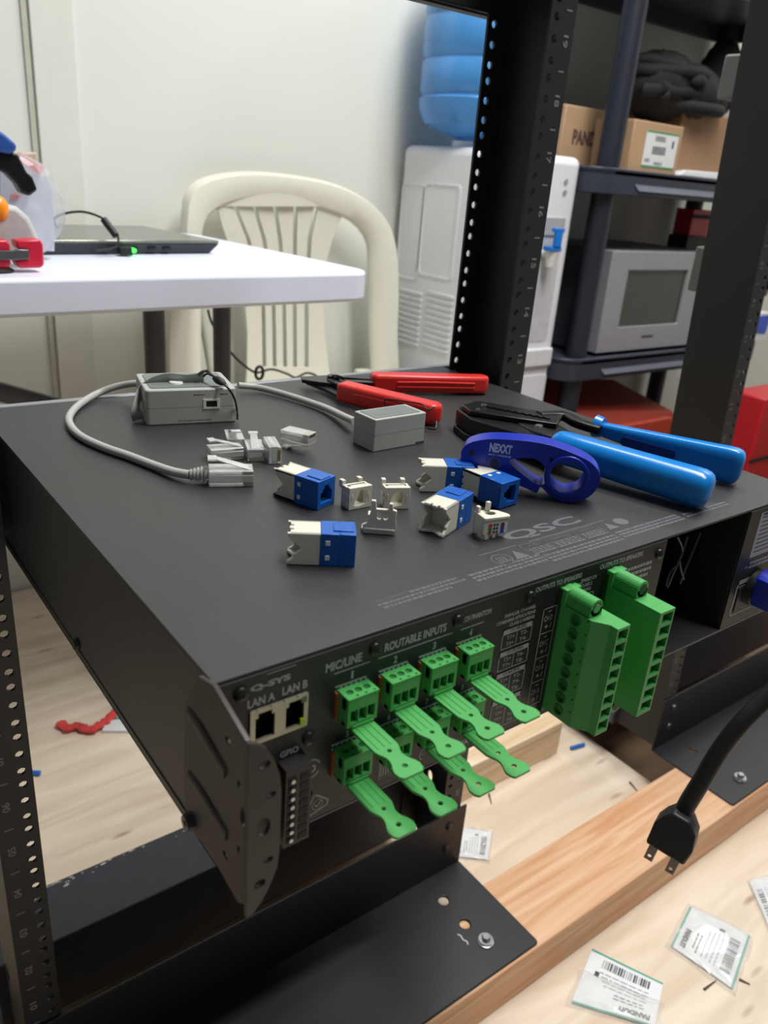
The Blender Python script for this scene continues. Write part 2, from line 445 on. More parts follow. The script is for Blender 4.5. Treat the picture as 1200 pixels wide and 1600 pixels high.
# rear panel: left section with sockets, recess, right section
g = G(); g.plate([(-W+1.5, T-H+1.5), (-W+278, T-H+1.5), (-W+278, T-1.5), (-W+1.5, T-1.5)],
                 [rrect(-W+14.5, -W+40.2, T-33.6, T-17.7, .3, 1)], YR, YR+1.5, 'y')
g.box(-W+276.5, -W+278, YR+1.5, YR+60, T-H+1.5, T-1.5)
g.box(-W+278, -W+367, YR+58.5, YR+60, T-H+1.5, T-1.5)
g.box(-W+367, -W+368.5, YR+1.5, YR+60, T-H+1.5, T-1.5)
g.box(-W+367, W-1.5, YR, YR+1.5, T-H+1.5, T-1.5)
rear = build(g, 'rear_panel', ampblk, amp, bevel=.3, seg=1)
# fan guard in the recess
g = G(); fc = Vector((-W+322, YR+57, T-45))
for r in (10, 19, 28, 37): g.tube([fc+Vector((r*math.cos(a), -6, r*math.sin(a))) for a in [i*PI/8 for i in range(16)]], .9, 6, 3, up=(0, 1, 0), closed=True)
for a in (PI/4, 3*PI/4): g.cyl(fc+Vector((39*math.cos(a), -7, 39*math.sin(a))), fc-Vector((39*math.cos(a), 7, 39*math.sin(a))), .9, n=6)
g.cyl(fc, fc-Vector((0, 4, 0)), 13, 12, 20)
build(g, 'fan_guard', mat('dull_wire', (84, 86, 86), .4, .8), amp, smooth_=True)
g = G()   # loose wires in the recess
for q in (((1058, 838), (1066, 858), (1062, 880), (1068, 905)), ((1074, 838), (1066, 862), (1054, 890), (1042, 918)), ((1094, 832), (1082, 862), (1070, 890), (1062, 912)), ((1040, 915), (1046, 895), (1056, 884))):
    g.tube([ony(x, y, YR+16) for x, y in q], .9, 7)
build(g, 'recess_wires', mat('wire_sheath_grey', (48, 50, 52), .4), amp, smooth_=True)
g = G()   # vent slits on the side of the right section
for k in range(9):
    for j in range(3): g.box(-W+366.6, -W+367.05, YR+12+j*14, YR+22+j*14, T-14-k*8, T-11-k*8)
build(g, 'vent_slots', darkin, amp)
# screws on the rear
for i, (u, v) in enumerate([(10.7, 8.1), (73.4, 8.2), (120, 8.1), (167.4, 8.3), (272, 8.9), (42.1, 41.5), (42.6, 73.5), (147.5, 50)]):
    g = G(); g.cyl(P(u, v, 0), P(u, v, 1.1), 3.3, 3.0, 20); g.cyl(P(u, v, 1.1), P(u, v, 2.0), 3.0, 1.6, 20)
    g.m = 1
    for a in (PI/5, PI/5+PI/2):
        d = Vector((math.cos(a), 0, math.sin(a))); n_ = Vector((-math.sin(a), 0, math.cos(a)))
        c0 = P(u, v, 2.06); g.f([g.v(c0+d*1.3+n_*.3), g.v(c0+d*1.3-n_*.3), g.v(c0-d*1.3-n_*.3), g.v(c0-d*1.3+n_*.3)])
    build(g, 'rear_screw', [mat('black_screw', (40, 40, 41), .35, .4), darkin], amp, smooth_=True)
# lettering on the rear panel
g = G()
def tx(s, u0, u1, vb, cap, bold=.035): g.text(s, P(u0, vb, .12), XX, ZZ, u1-u0, cap, bold)
def bar(u0, u1, v0, v1): g.quad(P(0, 0, .12), XX, -ZZ, u0, u1, v0, v1)
def frame(u0, u1, v0, v1, t_=.5):
    bar(u0, u1, v0, v0+t_); bar(u0, u1, v1-t_, v1); bar(u0, u0+t_, v0, v1); bar(u1-t_, u1, v0, v1)
bar(21.5, 34.5, 2.6, 3.0); tx('Q-SYS', 14.6, 32.2, 9.2, 3.3, .05)
tx('LAN A', 13.4, 25.4, 16.0, 4.0); tx('LAN B', 28.6, 40.2, 15.4, 4.0)
tx('MIC/LINE', 48.6, 66.6, 11.8, 4.4); tx('ROUTABLE INPUTS', 78.4, 113.2, 11.4, 4.4); tx('12V PHANTOM', 124.0, 141.0, 10.2, 3.0)
bar(53, 71, 13.3, 13.9); bar(75.5, 117.5, 13.3, 13.9); bar(122.5, 136.8, 13.3, 13.9)
BU = [55.0, 77.5, 99.6, 121.8]
for i, u in enumerate(BU):
    tx('1234'[i], u+6.6, u+8.4 if i else u+7.8, 19.0, 3.8); tx('5678'[i], u+6.0, u+7.8, 49.2, 3.4)
    for vb in (20.0, 50.0):
        bar(u-1.2, u+14.6, vb, vb+1.1)
        for k in range(7): bar(u-1.2+k*2.55, u-.2+k*2.55, vb+1.1, vb+2.0)
        bar(u-1.2, u-.2, vb+1, vb+5)
tx('GPIO', 28.5, 37.2, 46.2, 3.2)
tx('PARALLEL CHANNEL', 151.2, 172.8, 15.9, 2.0); tx('COMBINING APPLICATIONS', 146.0, 173.0, 18.9, 2.0); tx('CLASS 2 WIRING', 155.4, 173.0, 21.8, 2.0)
rows = [('CH AB [EF]', (('T1+', 'T2-'), ('T3+', 'T4-'))), ('CH CD [GH]', (('T5+', 'T6-'), ('T7+', 'T8-'))),
        ('CH ABC [EFG]', (('T1+', 'T2-'), ('T3+', 'T4-'), ('T5+', 'T6-'))), ('CH ABCD [EFGH]', (('T1+', 'T2-'), ('T3+', 'T4-'), ('T5+', 'T6-'), ('T7+', 'T8-')))]
v = 22.8
dk = []
for hd, prs in rows:
    hh = 3.6+3.7*len(prs)+.6
    frame(151.6, 172.6, v, v+hh, .45); bar(151.6, 172.6, v, v+3.2); dk.append((hd, v)); bar(161.8, 162.2, v+3.2, v+hh)
    for k, (a, b) in enumerate(prs):
        tx(a, 155.0, 160.4, v+6.6+3.7*k, 2.3, .01); tx(b, 164.4, 169.8, v+6.6+3.7*k, 2.3, .01)
    v += hh+1.2
# channel column beside the first speaker plug
frame(179.4, 189.6, 18.8, 78.8, .5)
for k, ch in enumerate('DCBA'):
    v0 = 18.8+15*k
    if k: bar(179.4, 189.6, v0-.25, v0+.25)
    bar(183.4, 185.6, v0+2.2, v0+2.7); tx('CH '+ch, 181.0, 187.2, v0+8.0, 3.2, .01); tx('+', 182.4, 184.8, v0+12.4, 2.2); tx('/', 186, 187.4, v0+12.6, 3.0)
tx('OUTPUTS TO SPEAKERS', 170.6, 205.0, 7.1, 2.9); tx('OUTPUTS TO SPEAKERS', 219.2, 256.0, 6.3, 2.9)
tx('SINGLE CH', 205.2, 217.6, 10.6, 2.2); tx('CLASS 2', 205.8, 215, 13.8, 2.2); tx('WIRING', 206.2, 214.6, 16.9, 2.2)
frame(206.6, 217.8, 18.2, 80, .45)
for k, ch in enumerate('HGFE'): tx('CH '+ch, 209.4, 215.2, 26+15*k, 2.6, .01)
g.micro(P(243, 11.6, .12), XX, ZZ, 24, 1, 3, 2.0); g.micro(P(246, 15.2, .12), XX, ZZ, 21, 1, 3, 2.0)
g.micro(P(250, 18.8, .12), XX, ZZ, 15, 1, 3, 2.0); g.micro(P(250, 22.4, .12), XX, ZZ, 12, 1, 3, 2.0)
# regulatory marks
def ring(u, v_, r, t_=.6, a0=0, a1=2*PI, ang=0):
    n = 24
    pts = [a0+(a1-a0)*i/n for i in range(n+1)]
    for a, b in zip(pts, pts[1:]):
        g.f([g.v(P(u+q*math.cos(c), v_+q*math.sin(c), .12)) for q, c in ((r, a), (r, b), (r-t_, b), (r-t_, a))])
ring(43.6, 58.6, 5.2, .8, .5, PI-.3); ring(43.6, 58.6, 5.2, .8, PI+.5, 2*PI-.3); tx('10', 40.8, 46.4, 60.7, 4.0, .03)
def seg(u0, v0, u1, v1, t_=.35):
    a = Vector((u0, v0)); b = Vector((u1, v1)); n_ = (b-a).normalized(); n_ = Vector((-n_.y, n_.x))*t_
    g.f([g.v(P(q.x, q.y, .12)) for q in (a+n_, b+n_, b-n_, a-n_)])
for a, b, c, d in ((40.4, 85.6, 46.6, 73.8), (46.6, 73.8, 53.8, 79.8), (53.8, 79.8, 53.0, 82.4), (53.0, 82.4, 40.4, 85.6)): seg(a, b, c, d, .5)
ring(48.2, 80, 2.9, .45); seg(46.8, 79.6, 48.0, 81.4); seg(48.0, 81.4, 50.2, 78.2)
ring(99.8, 79.0, 3.4, .7, PI/2+.2, 1.5*PI-.2); ring(108.8, 78.6, 3.4, .7, PI/2+.2, 1.5*PI-.2); bar(106, 108.4, 78.3, 78.9)
ring(134.5, 79, 3.0, .6, -.6, 2.2); tx('UA', 131.8, 138.2, 84.6, 3.2)
for k in range(8): bar(82+k*1.5, 82.9+k*1.5, 71+.2*(k % 3), 80.8)
frame(81.2, 94.4, 70.2, 82, .35)
g.m = 1
for hd, v0 in dk: g.text(hd, P(156.4, v0+2.7, .2), XX, ZZ, 11.6, 2.0, .02)
build(g, 'rear_lettering', [ink, ampblk], rear)
# labels of the power section
g = G(); o_ = P(0, 0, .12)
def q2(u0, u1, v0, v1, m_):
    g.m = m_; g.quad(P(0, 0, .1+.05*m_), XX, -ZZ, u0, u1, v0, v1)
q2(380, 420, 4.5, 37, 0); q2(376, 416, 52.5, 58, 0)
for k in range(9): q2(383, 418, 8+k*3.1, 8.9+k*3.1, 1)
q2(383, 390, 5.2, 7, 1)
g.m = 0; g.text('SN', P(378, 44.5, .15), XX, ZZ, 3, 2); g.micro(P(383, 40.4, .15), XX, ZZ, 26, 2, 3, 2)
for a, b, c, d in ((374.4, 412, 56, 57.2), (374.4, 375.6, 57, 80), (374.4, 412, 79, 80)): q2(a, b, c, d, 0)
build(g, 'power_labels', [mat('silver_label', (150, 152, 160), .5), mat('label_ink', (60, 62, 70), .6)], rear)
g = G(); g.box(-W+378, -W+408, YR-.6, YR, T-77, T-59); g.cyl(P(396, 62, .5), P(396, 62, 6), 13, 13, 24)
build(g, 'power_inlet', rubber, amp, bevel=.3)
# lettering on the lid
g = G(); LZ = T+.12
def tp(s, u0, u1, d0, cap, bold=.02): g.text(s, (-W+u0, YR+d0, LZ), XX, YY, u1-u0, cap, bold)
tp('QSC', 191, 250, 36.8, 11.5, .03)
def lb(u0, u1, d0, d1): g.quad((-W, YR, LZ), XX, YY, u0, u1, d0, d1)
lb(163, 190, 33.5, 34.3); lb(200, 262, 33.5, 34.3)
for a in range(24):
    b0, b1 = a*PI/12, (a+1)*PI/12
    g.f([g.v((-W+171+r*math.cos(c), YR+25+r*.9*math.sin(c), LZ)) for r, c in ((6.2, b0), (6.2, b1), (5.5, b1), (5.5, b0))])
for k in range(3): lb(168+k*2.2, 169+k*2.2, 22.5, 27.5); 
lb(167, 175, 21.8, 22.8)
g.f([g.v((-W+178, YR+21, LZ)), g.v((-W+188, YR+21, LZ)), g.v((-W+183, YR+30, LZ))])
g.f([g.v((-W+255, YR+23, LZ)), g.v((-W+264, YR+23, LZ)), g.v((-W+259.5, YR+31, LZ))])
g.f([g.v((-W+271+5*math.cos(a*PI/10), YR+28+4.4*math.sin(a*PI/10), LZ)) for a in range(20)])
lb(190, 252, 32.2, 32.7); lb(190, 252, 20.6, 21.1); lb(190, 190.5, 20.6, 32.7); lb(251.5, 252, 20.6, 32.7); lb(209, 209.4, 20.6, 32.7); lb(232, 232.4, 20.6, 32.7)
tp('AVIS', 195, 203, 28.8, 2.4, .01); tp('WARNING', 213, 228, 28.8, 2.4, .01); tp('CAUTION', 235, 248, 28.8, 2.4, .01)
g.micro((-W+192, YR+27, LZ), XX, YY, 16, 4, 1.6, 1.1); g.micro((-W+211, YR+27, LZ), XX, YY, 20, 4, 1.6, 1.1); g.micro((-W+234, YR+27, LZ), XX, YY, 16, 4, 1.6, 1.1)
tp('AVERTISSEMENT:', 86, 105.5, 19.6, 2.1, .02); g.micro((-W+107, YR+21.7, LZ), XX, YY, 29, 1, 1, 2.0)
g.micro((-W+87, YR+18.6, LZ), XX, YY, 52, 1, 3, 1.9); g.micro((-W+88, YR+15.7, LZ), XX, YY, 40, 1, 3, 1.9)
g.micro((-W+143, YR+20.5, LZ), XX, YY, 50, 3, 3, 1.9); g.micro((-W+194, YR+18, LZ), XX, YY, 58, 3, 3, 1.9)
g.micro((-W+254, YR+19.5, LZ), XX, YY, 58, 3, 3, 1.9); g.micro((-W+316, YR+17.5, LZ), XX, YY, 46, 2, 3, 1.9)
build(g, 'lid_lettering', inkdim, amp)
# network sockets
g = G(); LB = [(15.6, 26.0), (29.2, 39.4)]
g.plate(rrect(-W+14.3, -W+40.4, T-33.8, T-17.4, .4, 1), [[(-W+a+.9, T-32), (-W+b-.9, T-32), (-W+b-.9, T-21.4), (-W+b-2.2, T-21.4), (-W+b-2.2, T-19.4), (-W+a+2.2, T-19.4), (-W+a+2.2, T-21.4), (-W+a+.9, T-21.4)] for a, b in LB], YR-.9, YR+.3, 'y')
g.box(-W+14.3, -W+40.4, YR+.3, YR+1.4, T-18.2, T-17.4)
for k in range(4): g.box(-W+17+k*6, -W+19+k*6, YR-1.8, YR-.4, T-17.6, T-17.0)
sk = build(g, 'network_socket', mat('nickel_shield', (170, 168, 150), .35, .6), amp, label='nickel shield of the double network socket')
g = G()
for a, b in LB: g.box(-W+a, -W+b, YR+6, YR+7, T-33, T-18.5); g.box(-W+a, -W+a+.4, YR, YR+6, T-33, T-18.5); g.box(-W+b-.4, -W+b, YR, YR+6, T-33, T-18.5)
build(g, 'socket_cavity', darkin, sk)
g = G()
g.box(-W+37.4, -W+39.6, YR-1.1, YR-.3, T-21.6, T-18.8); g.m = 1; g.box(-W+37.0, -W+39.4, YR-1.1, YR-.3, T-32.6, T-29.2)
build(g, 'status_light', [mat('dark_green_led', (60, 96, 62), .3), mat('yellow_led', (176, 190, 40), .3)], sk)
# GPIO header
g = G()
g.box(-W+27.5, -W+39.8, YR-7, YR, T-88.5, T-47.5)
g.m = 1
for k in range(8): g.box(-W+28.6, -W+32.6, YR-7.3, YR-7, T-55-k*4.5, T-52-k*4.5); g.box(-W+34.4, -W+38.6, YR-7.3, YR-7, T-55-k*4.5, T-52-k*4.5)
g.m = 2
for k in range(8): g.cyl((-W+30.6, YR-7.3, T-53.5-k*4.5), (-W+30.6, YR-8.0, T-53.5-k*4.5), 1.0, n=10)
build(g, 'control_header', [rubber, darkin, steel], amp)
# orange edge of sockets behind the plugs
g = G()
for u in BU:
    for vb in (23, 53.5): g.box(-W+u-1.2, -W+u+16, YR-1.6, YR, T-vb-13, T-vb)
build(g, 'socket_rim', mat('dark_orange_socket', (150, 84, 44), .5), amp)
g = G()
for u in (190, 226): g.box(-W+u-.5, -W+u+14.5, YR-2, YR, T-84, T-10)
build(g, 'speaker_socket', mat('dark_green_socket', (24, 66, 34), .5), amp)
# support bracket on the near left corner
g = G(); XB = -W-1.0
def bk(o_, v_): return (YR-o_, T-v_)
outl = [bk(4.5, -3.6), bk(30, 3.6), bk(30, 79), bk(25, 83), bk(14, 81), bk(-2, 79), bk(-14, 82), bk(-22, 78), bk(-24, 60), bk(-20, 20), bk(-8, 0)]
slots = []
for (a, b), (c, d) in ((bk(22, 10.5), bk(14.5, 12.5)), (bk(23.5, 51), bk(14, 68))):
    slots.append(circ(a, b, 1.6, 8)); slots.append(circ(c, d, 1.6, 8))
g.plate(outl, [circ(*bk(16.5, 12.5), 2.2, 10, 1.4), circ(*bk(25.2, 25.4), 1.2, 10, 2.0), circ(*bk(14.5, 68.2), 2.2, 10, 1.4), circ(*bk(25.4, 56), 1.2, 10, 2.0), circ(*bk(28.0, 38), 1.8, 10, 4.6)], XB-2, XB, 'x')
fl = [(-W-3+a, T-b) for a, b in ((0, 3), (4, 5), (7, 8), (10, 14), (12.6, 22), (13.4, 30), (13.4, 58), (12.6, 66), (9, 75), (6, 80), (3, 83.5), (0, 84.5))]
g.plate(fl, [circ(-W+6.2, T-29.3, 2.0, 12, 1.3), circ(-W+5.8, T-60, 2.0, 12, 1.3), circ(-W+3.0, T-14.8, 2.6, 12, 1.8), circ(-W+2.4, T-70, 2.4, 12, 2), circ(-W+3.4, T-43, 2.8, 14, 4.4)], YR-32, YR-30, 'y')
brk = build(g, 'support_bracket', mat('bracket_black', (46, 43, 41), .5, noise=.05), amp, bevel=.5)
g = G()      # two pressed ribs
for (a, b), (c, d) in ((bk(-17, 20), bk(15, 28)), (bk(-18, 52), bk(16, 57))):
    g.sweep([(XB-2.0, a, b-2), (XB-2.3, (2*a+c)/3, (2*b+d)/3), (XB-2.3, (a+2*c)/3, (b+2*d)/3), (XB-2.0, c, d)], circ(0, 0, 3.2, 10, .9), up=(1, 0, 0))
build(g, 'pressed_rib', MC['bracket_black'], brk, smooth_=True)
g = G(); q0 = Vector((XB-2, YR+17, T-77)); g.cyl(q0, q0-XX*3, 4.2, 3.4, 18); g.cyl(q0-XX*3, q0-XX*3.4, 1.6, 1.4, 6)
build(g, 'bracket_screw', mat('black_screw2', (48, 46, 44), .3, .5), brk, smooth_=True)

# ================================================================== GREEN INPUT PLUGS
def terminal_plug():
    t = thing('terminal_plug', '', 'terminal plug', (0, 0, 0))
    g = G(); L, D, Hh = 15.4, 8.6, 14.6
    # front face with three wire windows
    win = [(1.6+k*4.3, 5.2+k*4.3, 2.0, 8.0) for k in range(3)]
    g.plate([(0, 0), (L, 0), (L, Hh-1.2), (0, Hh-1.2)], [[(a, c), (b, c), (b, d), (a, d)] for a, b, c, d in win], -D, -D+1.6, 'y')
    g.box(0, L, -D+4.5, 0, 0, Hh-1.2)
    for x0, x1 in ((0, 1.6), (5.2, 5.9), (9.5, 10.2), (13.8, L)): g.box(x0, x1, -D+1.6, -D+4.5, 0, Hh-1.2)
    g.box(0, L, -D+1.6, -D+4.5, 8.0, Hh-1.2); g.box(0, L, -D+1.6, -D+4.5, 0, 2.0)
    g.plate([(-.2, -D-.2), (L+.2, -D-.2), (L+.2, 0), (-.2, 0)], [circ(3.4+k*4.3, -5.0+.8, 1.6, 14) for k in range(3)]+[[(4.6+k*4.3, -7.9), (5.6+k*4.3, -7.9), (5.6+k*4.3, -7.1), (4.6+k*4.3, -7.1)] for k in range(3)], Hh-1.2, Hh, 'z')
    build(g, 'body', green, t, world=False, bevel=.15, seg=1)
    for k in range(3):
        g = G(); g.cyl((3.4+k*4.3, -4.2, Hh-1.2), (3.4+k*4.3, -4.2, Hh-.6), 1.35, n=14); g.m = 1
        g.box(2.2+k*4.3, 4.6+k*4.3, -4.4, -4.0, Hh-.62, Hh-.55)
        build(g, 'clamp_screw', [mat('green_tinted_screw', (44, 116, 54), .35), greend], t, world=False)
    g = G(); zt = -.9
    half = [(4.9, 0), (5.7, -2), (5.7, -18.5), (5.0, -20.5), (3.7, -23.5), (3.7, -25.5), (4.2, -27.5), (5.8, -30.5), (6.3, -32.5), (5.8, -35.2), (4.6, -36.6)]
    out = [(8.0+x, -D+1.6+y) for x, y in half]+[(8.0-x, -D+1.6+y) for x, y in reversed(half)]
    g.plate(out, [circ(8, -D+1.6-20.5, 1.05, 12), circ(8, -D+1.6-30.8, 1.25, 12)], zt-1.2, zt, 'z')
    for x in (4.4, 7.6, 10.8): g.box(x, x+.8, -D-16, -D+1.4, zt, zt+.22)
    g.box(2.6, 13.4, -D-.6, -D+2, zt-.2, 0.6)
    rim = [Vector((x, y, zt)) for x, y in out[9:13]]
    build(g, 'pull_tab', green, t, world=False, bevel=.3)
    return t
tp0 = terminal_plug(); k = 0
for row in range(2):
    for i, u in enumerate(BU):
        o = tp0 if (row, i) == (0, 0) else copy_tree(tp0)
        nm = 'first second third fourth'.split()[i]
        lab = ['green three-way terminal plug with pull tab under white number %s, %s in the upper row', 'green three-way terminal plug with pull tab under number %s, %s in the lower row'][row]
        place(o, P(u, 36.6 if row == 0 else 66.8), 0, lab % (('1234', '5678')[row][i], nm)); o['group'] = 'green input terminal plugs'
# ================================================================== GREEN SPEAKER PLUGS
def speaker_plug(name, flip, loc, label):
    t = thing(name, label, 'terminal plug', loc, group='green speaker terminal plugs')
    # local: x 0..15 across, y 0..-32 outwards, z 0..66
    g = G(); X1, D, Hh = (15.0, 31.5, 64.0) if not flip else (12.5, 33.5, 64.0)
    if not flip: prof = [(0, 0), (0, -21.5), (5.5, -29), (5.5, -D+3)]
    def cell(z0, z1):
        pass
    # back block with holes on the left face
    pitch = 7.75; z00 = 1.2
    if not flip:
        g.plate([(-21.5, 0), (0, 0), (0, Hh), (-21.5, Hh)], [circ(-12.4, z00+pitch*(k+.5), 2.5, 16) for k in range(8)], 0, 2.2, 'x')
        g.box(2.2, X1, -21.5, 0, 0, Hh)
        g.hull8([(0, -21.5, 0), (X1, -21.5, 0), (X1, -29, 0), (5.2, -29, 0)], [(0, -21.5, Hh), (X1, -21.5, Hh), (X1, -29, Hh), (5.2, -29, Hh)])
        f0, f1 = 5.2, X1
    else:
        g.box(0, X1, -29, 0, 0, Hh); f0, f1 = 1.6, X1
    g.plate([(f0 if not flip else 0, 0), (f1, 0), (f1, Hh), (f0 if not flip else 0, Hh)],
            [[(f0+1.2, z00+pitch*k+1.1), (f1-1.2, z00+pitch*k+1.1), (f1-1.2, z00+pitch*(k+1)-.9), (f0+1.2, z00+pitch*(k+1)-.9)] for k in range(8)], -D-2.2, -29, 'y')
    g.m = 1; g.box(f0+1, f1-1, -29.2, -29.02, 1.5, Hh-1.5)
    if not flip: g.box(2.15, 2.25, -16, -8, 2, Hh-2)
    g.m = 0
    build(g, 'body', [green, greend], t, world=False, bevel=.25, seg=1)
    if not flip:
        for k in range(8):
            g = G(); zc = z00+pitch*(k+.5)
            g.plate(circ(-12.4, zc, 3.2, 18), [circ(-12.4, zc, 2.5, 18)], -.5, .1, 'x'); g.cyl((1.0, -12.4, zc), (2.1, -12.4, zc), 2.3, n=14)
            build(g, 'clamp_screw', mat('green_tinted_screw', (44, 116, 54), .35), t, world=False)
        g = G()
        for k in range(8): g.box(-.06, .02, -20.2, -19.2, z00+pitch*(k+.85), z00+pitch*(k+.85)+1.2)
        build(g, 'probe_slot', greend, t, world=False)
    for zz, nm in (((Hh+4.6, 'screw_flange'), (-4.6, 'screw_flange')) if flip else ((Hh+4.6, 'screw_flange'),)):
        g = G(); cx = 5.4 if not flip else 5.6
        g.cyl((cx, 0, zz), (cx, -19.5, zz), 4.7, n=24)
        lo, hi = (Hh, zz) if zz > 0 else (zz, 0)
        g.box(cx-4.7, cx+4.7, -19.5, 0, lo, hi); g.box(-.4, cx+5.4, -4.5, 0, lo-.5 if zz > 0 else lo-4, hi+4 if zz > 0 else hi+.5)
        fl_ = build(g, nm, green, t, world=False, bevel=.2, seg=1)
        g = G(); g.cyl((cx, -19.45, zz), (cx, -19.6, zz), 3.1, n=20)
        g.m = 1
        if not flip: g.cyl((cx, -19.5, zz), (cx, -19.9, zz), 2.6, 2.3, 16)
        build(g, 'flange_screw', [greend, mat('plated_screw', (120, 150, 120), .3, .8)], fl_, world=False)
    return t
def place_sp(): pass
s1 = speaker_plug('speaker_plug', False, P(190, 81.5), 'green eight-way speaker plug with a column of round screw holes on its side')
s2 = speaker_plug('speaker_plug', True, P(226.5, 80.5), 'green eight-way speaker plug farther right, under the second OUTPUTS TO SPEAKERS')

# ================================================================== POWER CORD
t = thing('power_cord', 'black power cord with a two-blade plug hanging in front of the wooden plank', 'power cord', P(396, 62, 6))
g = G(); c0 = P(397, 60, 4); g.cyl(c0, c0-YY*30, 12.5, n=28); g.cyl(c0-YY*30, c0-YY*44, 10, 7, n=24)
g.box(c0.x-16, c0.x-10, c0.y-22, c0.y-4, c0.z-8, c0.z+12)
build(g, 'locking_connector', mat('blue_connector', (24, 44, 160), .35), t, bevel=.8, label='royal blue locking connector')
def dep(x, y, d): return CC+_ray(x, y)*d
pe = dep(1073, 1258, 390)
path = [c0-YY*42, c0+Vector((4, -70, -2)), c0+Vector((-6, -110, 18)), dep(1330, 930, 370), dep(1275, 1010, 372), dep(1200, 1088, 376), dep(1160, 1128, 378), dep(1125, 1172, 382), dep(1095, 1222, 386), pe, dep(1060, 1285, 392)]
g = G(); g.tube(path, 4.4, 16, 8); build(g, 'cable', rubber, t, smooth_=True)
g = G()
ax = (dep(1030, 1345, 398)-dep(1075, 1255, 388)).normalized(); vw = _ray(1050, 1300).normalized(); sd = ax.cross(vw).normalized(); th = sd.cross(ax).normalized()
pc = dep(1068, 1274, 389)
Mp = Matrix((( sd.x, ax.x, th.x, pc.x), (sd.y, ax.y, th.y, pc.y), (sd.z, ax.z, th.z, pc.z), (0, 0, 0, 1))) @ Matrix.Scale(.92, 4)
g.M = Mp
g.plate([(-5, -2), (4, -2), (9.5, 4), (11.5, 13), (10.5, 22), (-10.5, 22), (-11, 9), (-8.5, 3)], [], -7.5, 7.5)
build(g, 'plug_body', rubber, t, bevel=1.2)
g = G(); g.M = Mp
for s_ in (-1, 1): g.plate([(s_*6.0-2.4, 21.5), (s_*6.0+2.4, 21.5), (s_*6.0+2.4, 34), (s_*6.0-2.4, 34)], [circ(s_*6.0, 31.5, 1.1, 10)], -.8, .8)
build(g, 'blade', mat('dull_brass_blade', (150, 140, 130), .3, .9), t, bevel=.3)

# ================================================================== THINGS ON THE AMPLIFIER LID
R_ = math.radians
# --- cable tester main unit
t = thing('cable_tester', 'pale grey cable tester main unit with a socket on its front, strap wound over it', 'cable tester', (-125, -1, T), R_(-13))
g = G(); L_, D_, H_ = 64, 50, 25.5
g.plate(rrect(0, L_, 0, D_, 3), [], 0, H_)
build(g, 'housing', greyp, t, world=False, bevel=.9)
g = G(); g.plate(rrect(-.06, L_+.06, -.06, D_+.06, 3), [], 12.4, 12.75); build(g, 'seam', mat('seam_grey', (134, 138, 132), .6), t, world=False)
g = G(); g.plate(rrect(4, L_-4, 5, D_-4, 3), [], H_-.1, H_+.5); build(g, 'top_label', greyl, t, world=False)
g = G(); g.cyl((24, 17, H_+.3), (24, 17, H_+1.6), 5.2, 4.6, 24); build(g, 'button', white, t, world=False, smooth_=True)
g = G(); g.plate([(40, 11), (52, 11), (52, 18), (40, 18)], [[(42, 12.2), (50, 12.2), (50, 16.8), (42, 16.8)]], -.7, .2, 'y'); g.m = 1; g.box(42, 50, -.1, .05, 12.2, 16.8)
build(g, 'socket', [white, darkin], t, world=False)
g = G(); g.micro((33, -.1, 21.8), XX, ZZ, 8, 1, 1, .8); g.micro((52, -.1, 21.8), XX, ZZ, 6, 1, 1, .8); g.micro((22, -.1, 3), XX, ZZ, 24, 1, 1, .5)
build(g, 'front_marking', mat('fine_print_grey', (90, 94, 90), .6), t, world=False)
# flat translucent strap
g = G(); sp = [onz(216, 655, T+1.5), onz(213, 640, T+9), onz(219, 614, T+18), onz(238, 597, T+26), onz(262, 590, T+29), onz(292, 592, T+28.5), onz(318, 588, T+30)]
g.sweep(smooth(sp, 8), rrect(-4.2, 4.2, -.6, .6, .4, 2), up=(0, 1, .4))
build(g, 'flat_strap', mat('translucent_grey_strap', (176, 180, 174), .35, trans=.35), t, smooth_=True, label='translucent flat grey strap')
g = G(); cb = [onz(318, 588, T+30), onz(324, 584, T+33), onz(334, 588, T+33), onz(344, 596, T+31), onz(356, 606, T+28), onz(366, 622, T+20), onz(370, 640, T+9), onz(371, 656, T+1.5)]
g.tube(cb, .8, 8); build(g, 'lanyard', rubber, t, smooth_=True, label='thin black lanyard cord')
g = G(); a_, b_ = onz(333, 590, T+32), onz(352, 600, T+29); g.sweep([a_, (a_*3+b_)/4, (a_+b_)/2, (a_+b_*3)/4, b_], circ(0, 0, 2.6, 12), scale=[.45, 1, 1.1, 1, .45]); g.tube([onz(310, 586, T+32), onz(316, 581, T+34), onz(324, 580, T+34), onz(330, 586, T+33)], 1.1, 8)
build(g, 'cord_lock', rubber, t, smooth_=True)
# cord to the remote
g = G(); rc = [onz(372, 602, T+6), onz(400, 605, T+4), onz(430, 612, T+3.5), onz(470, 624, T+3.5), onz(510, 638, T+4), onz(540, 652, T+7), onz(554, 658, T+9)]
g.tube(rc, 2.7, 12); build(g, 'remote_lead', cordg, t, smooth_=True, label='grey lead running to the small remote box')
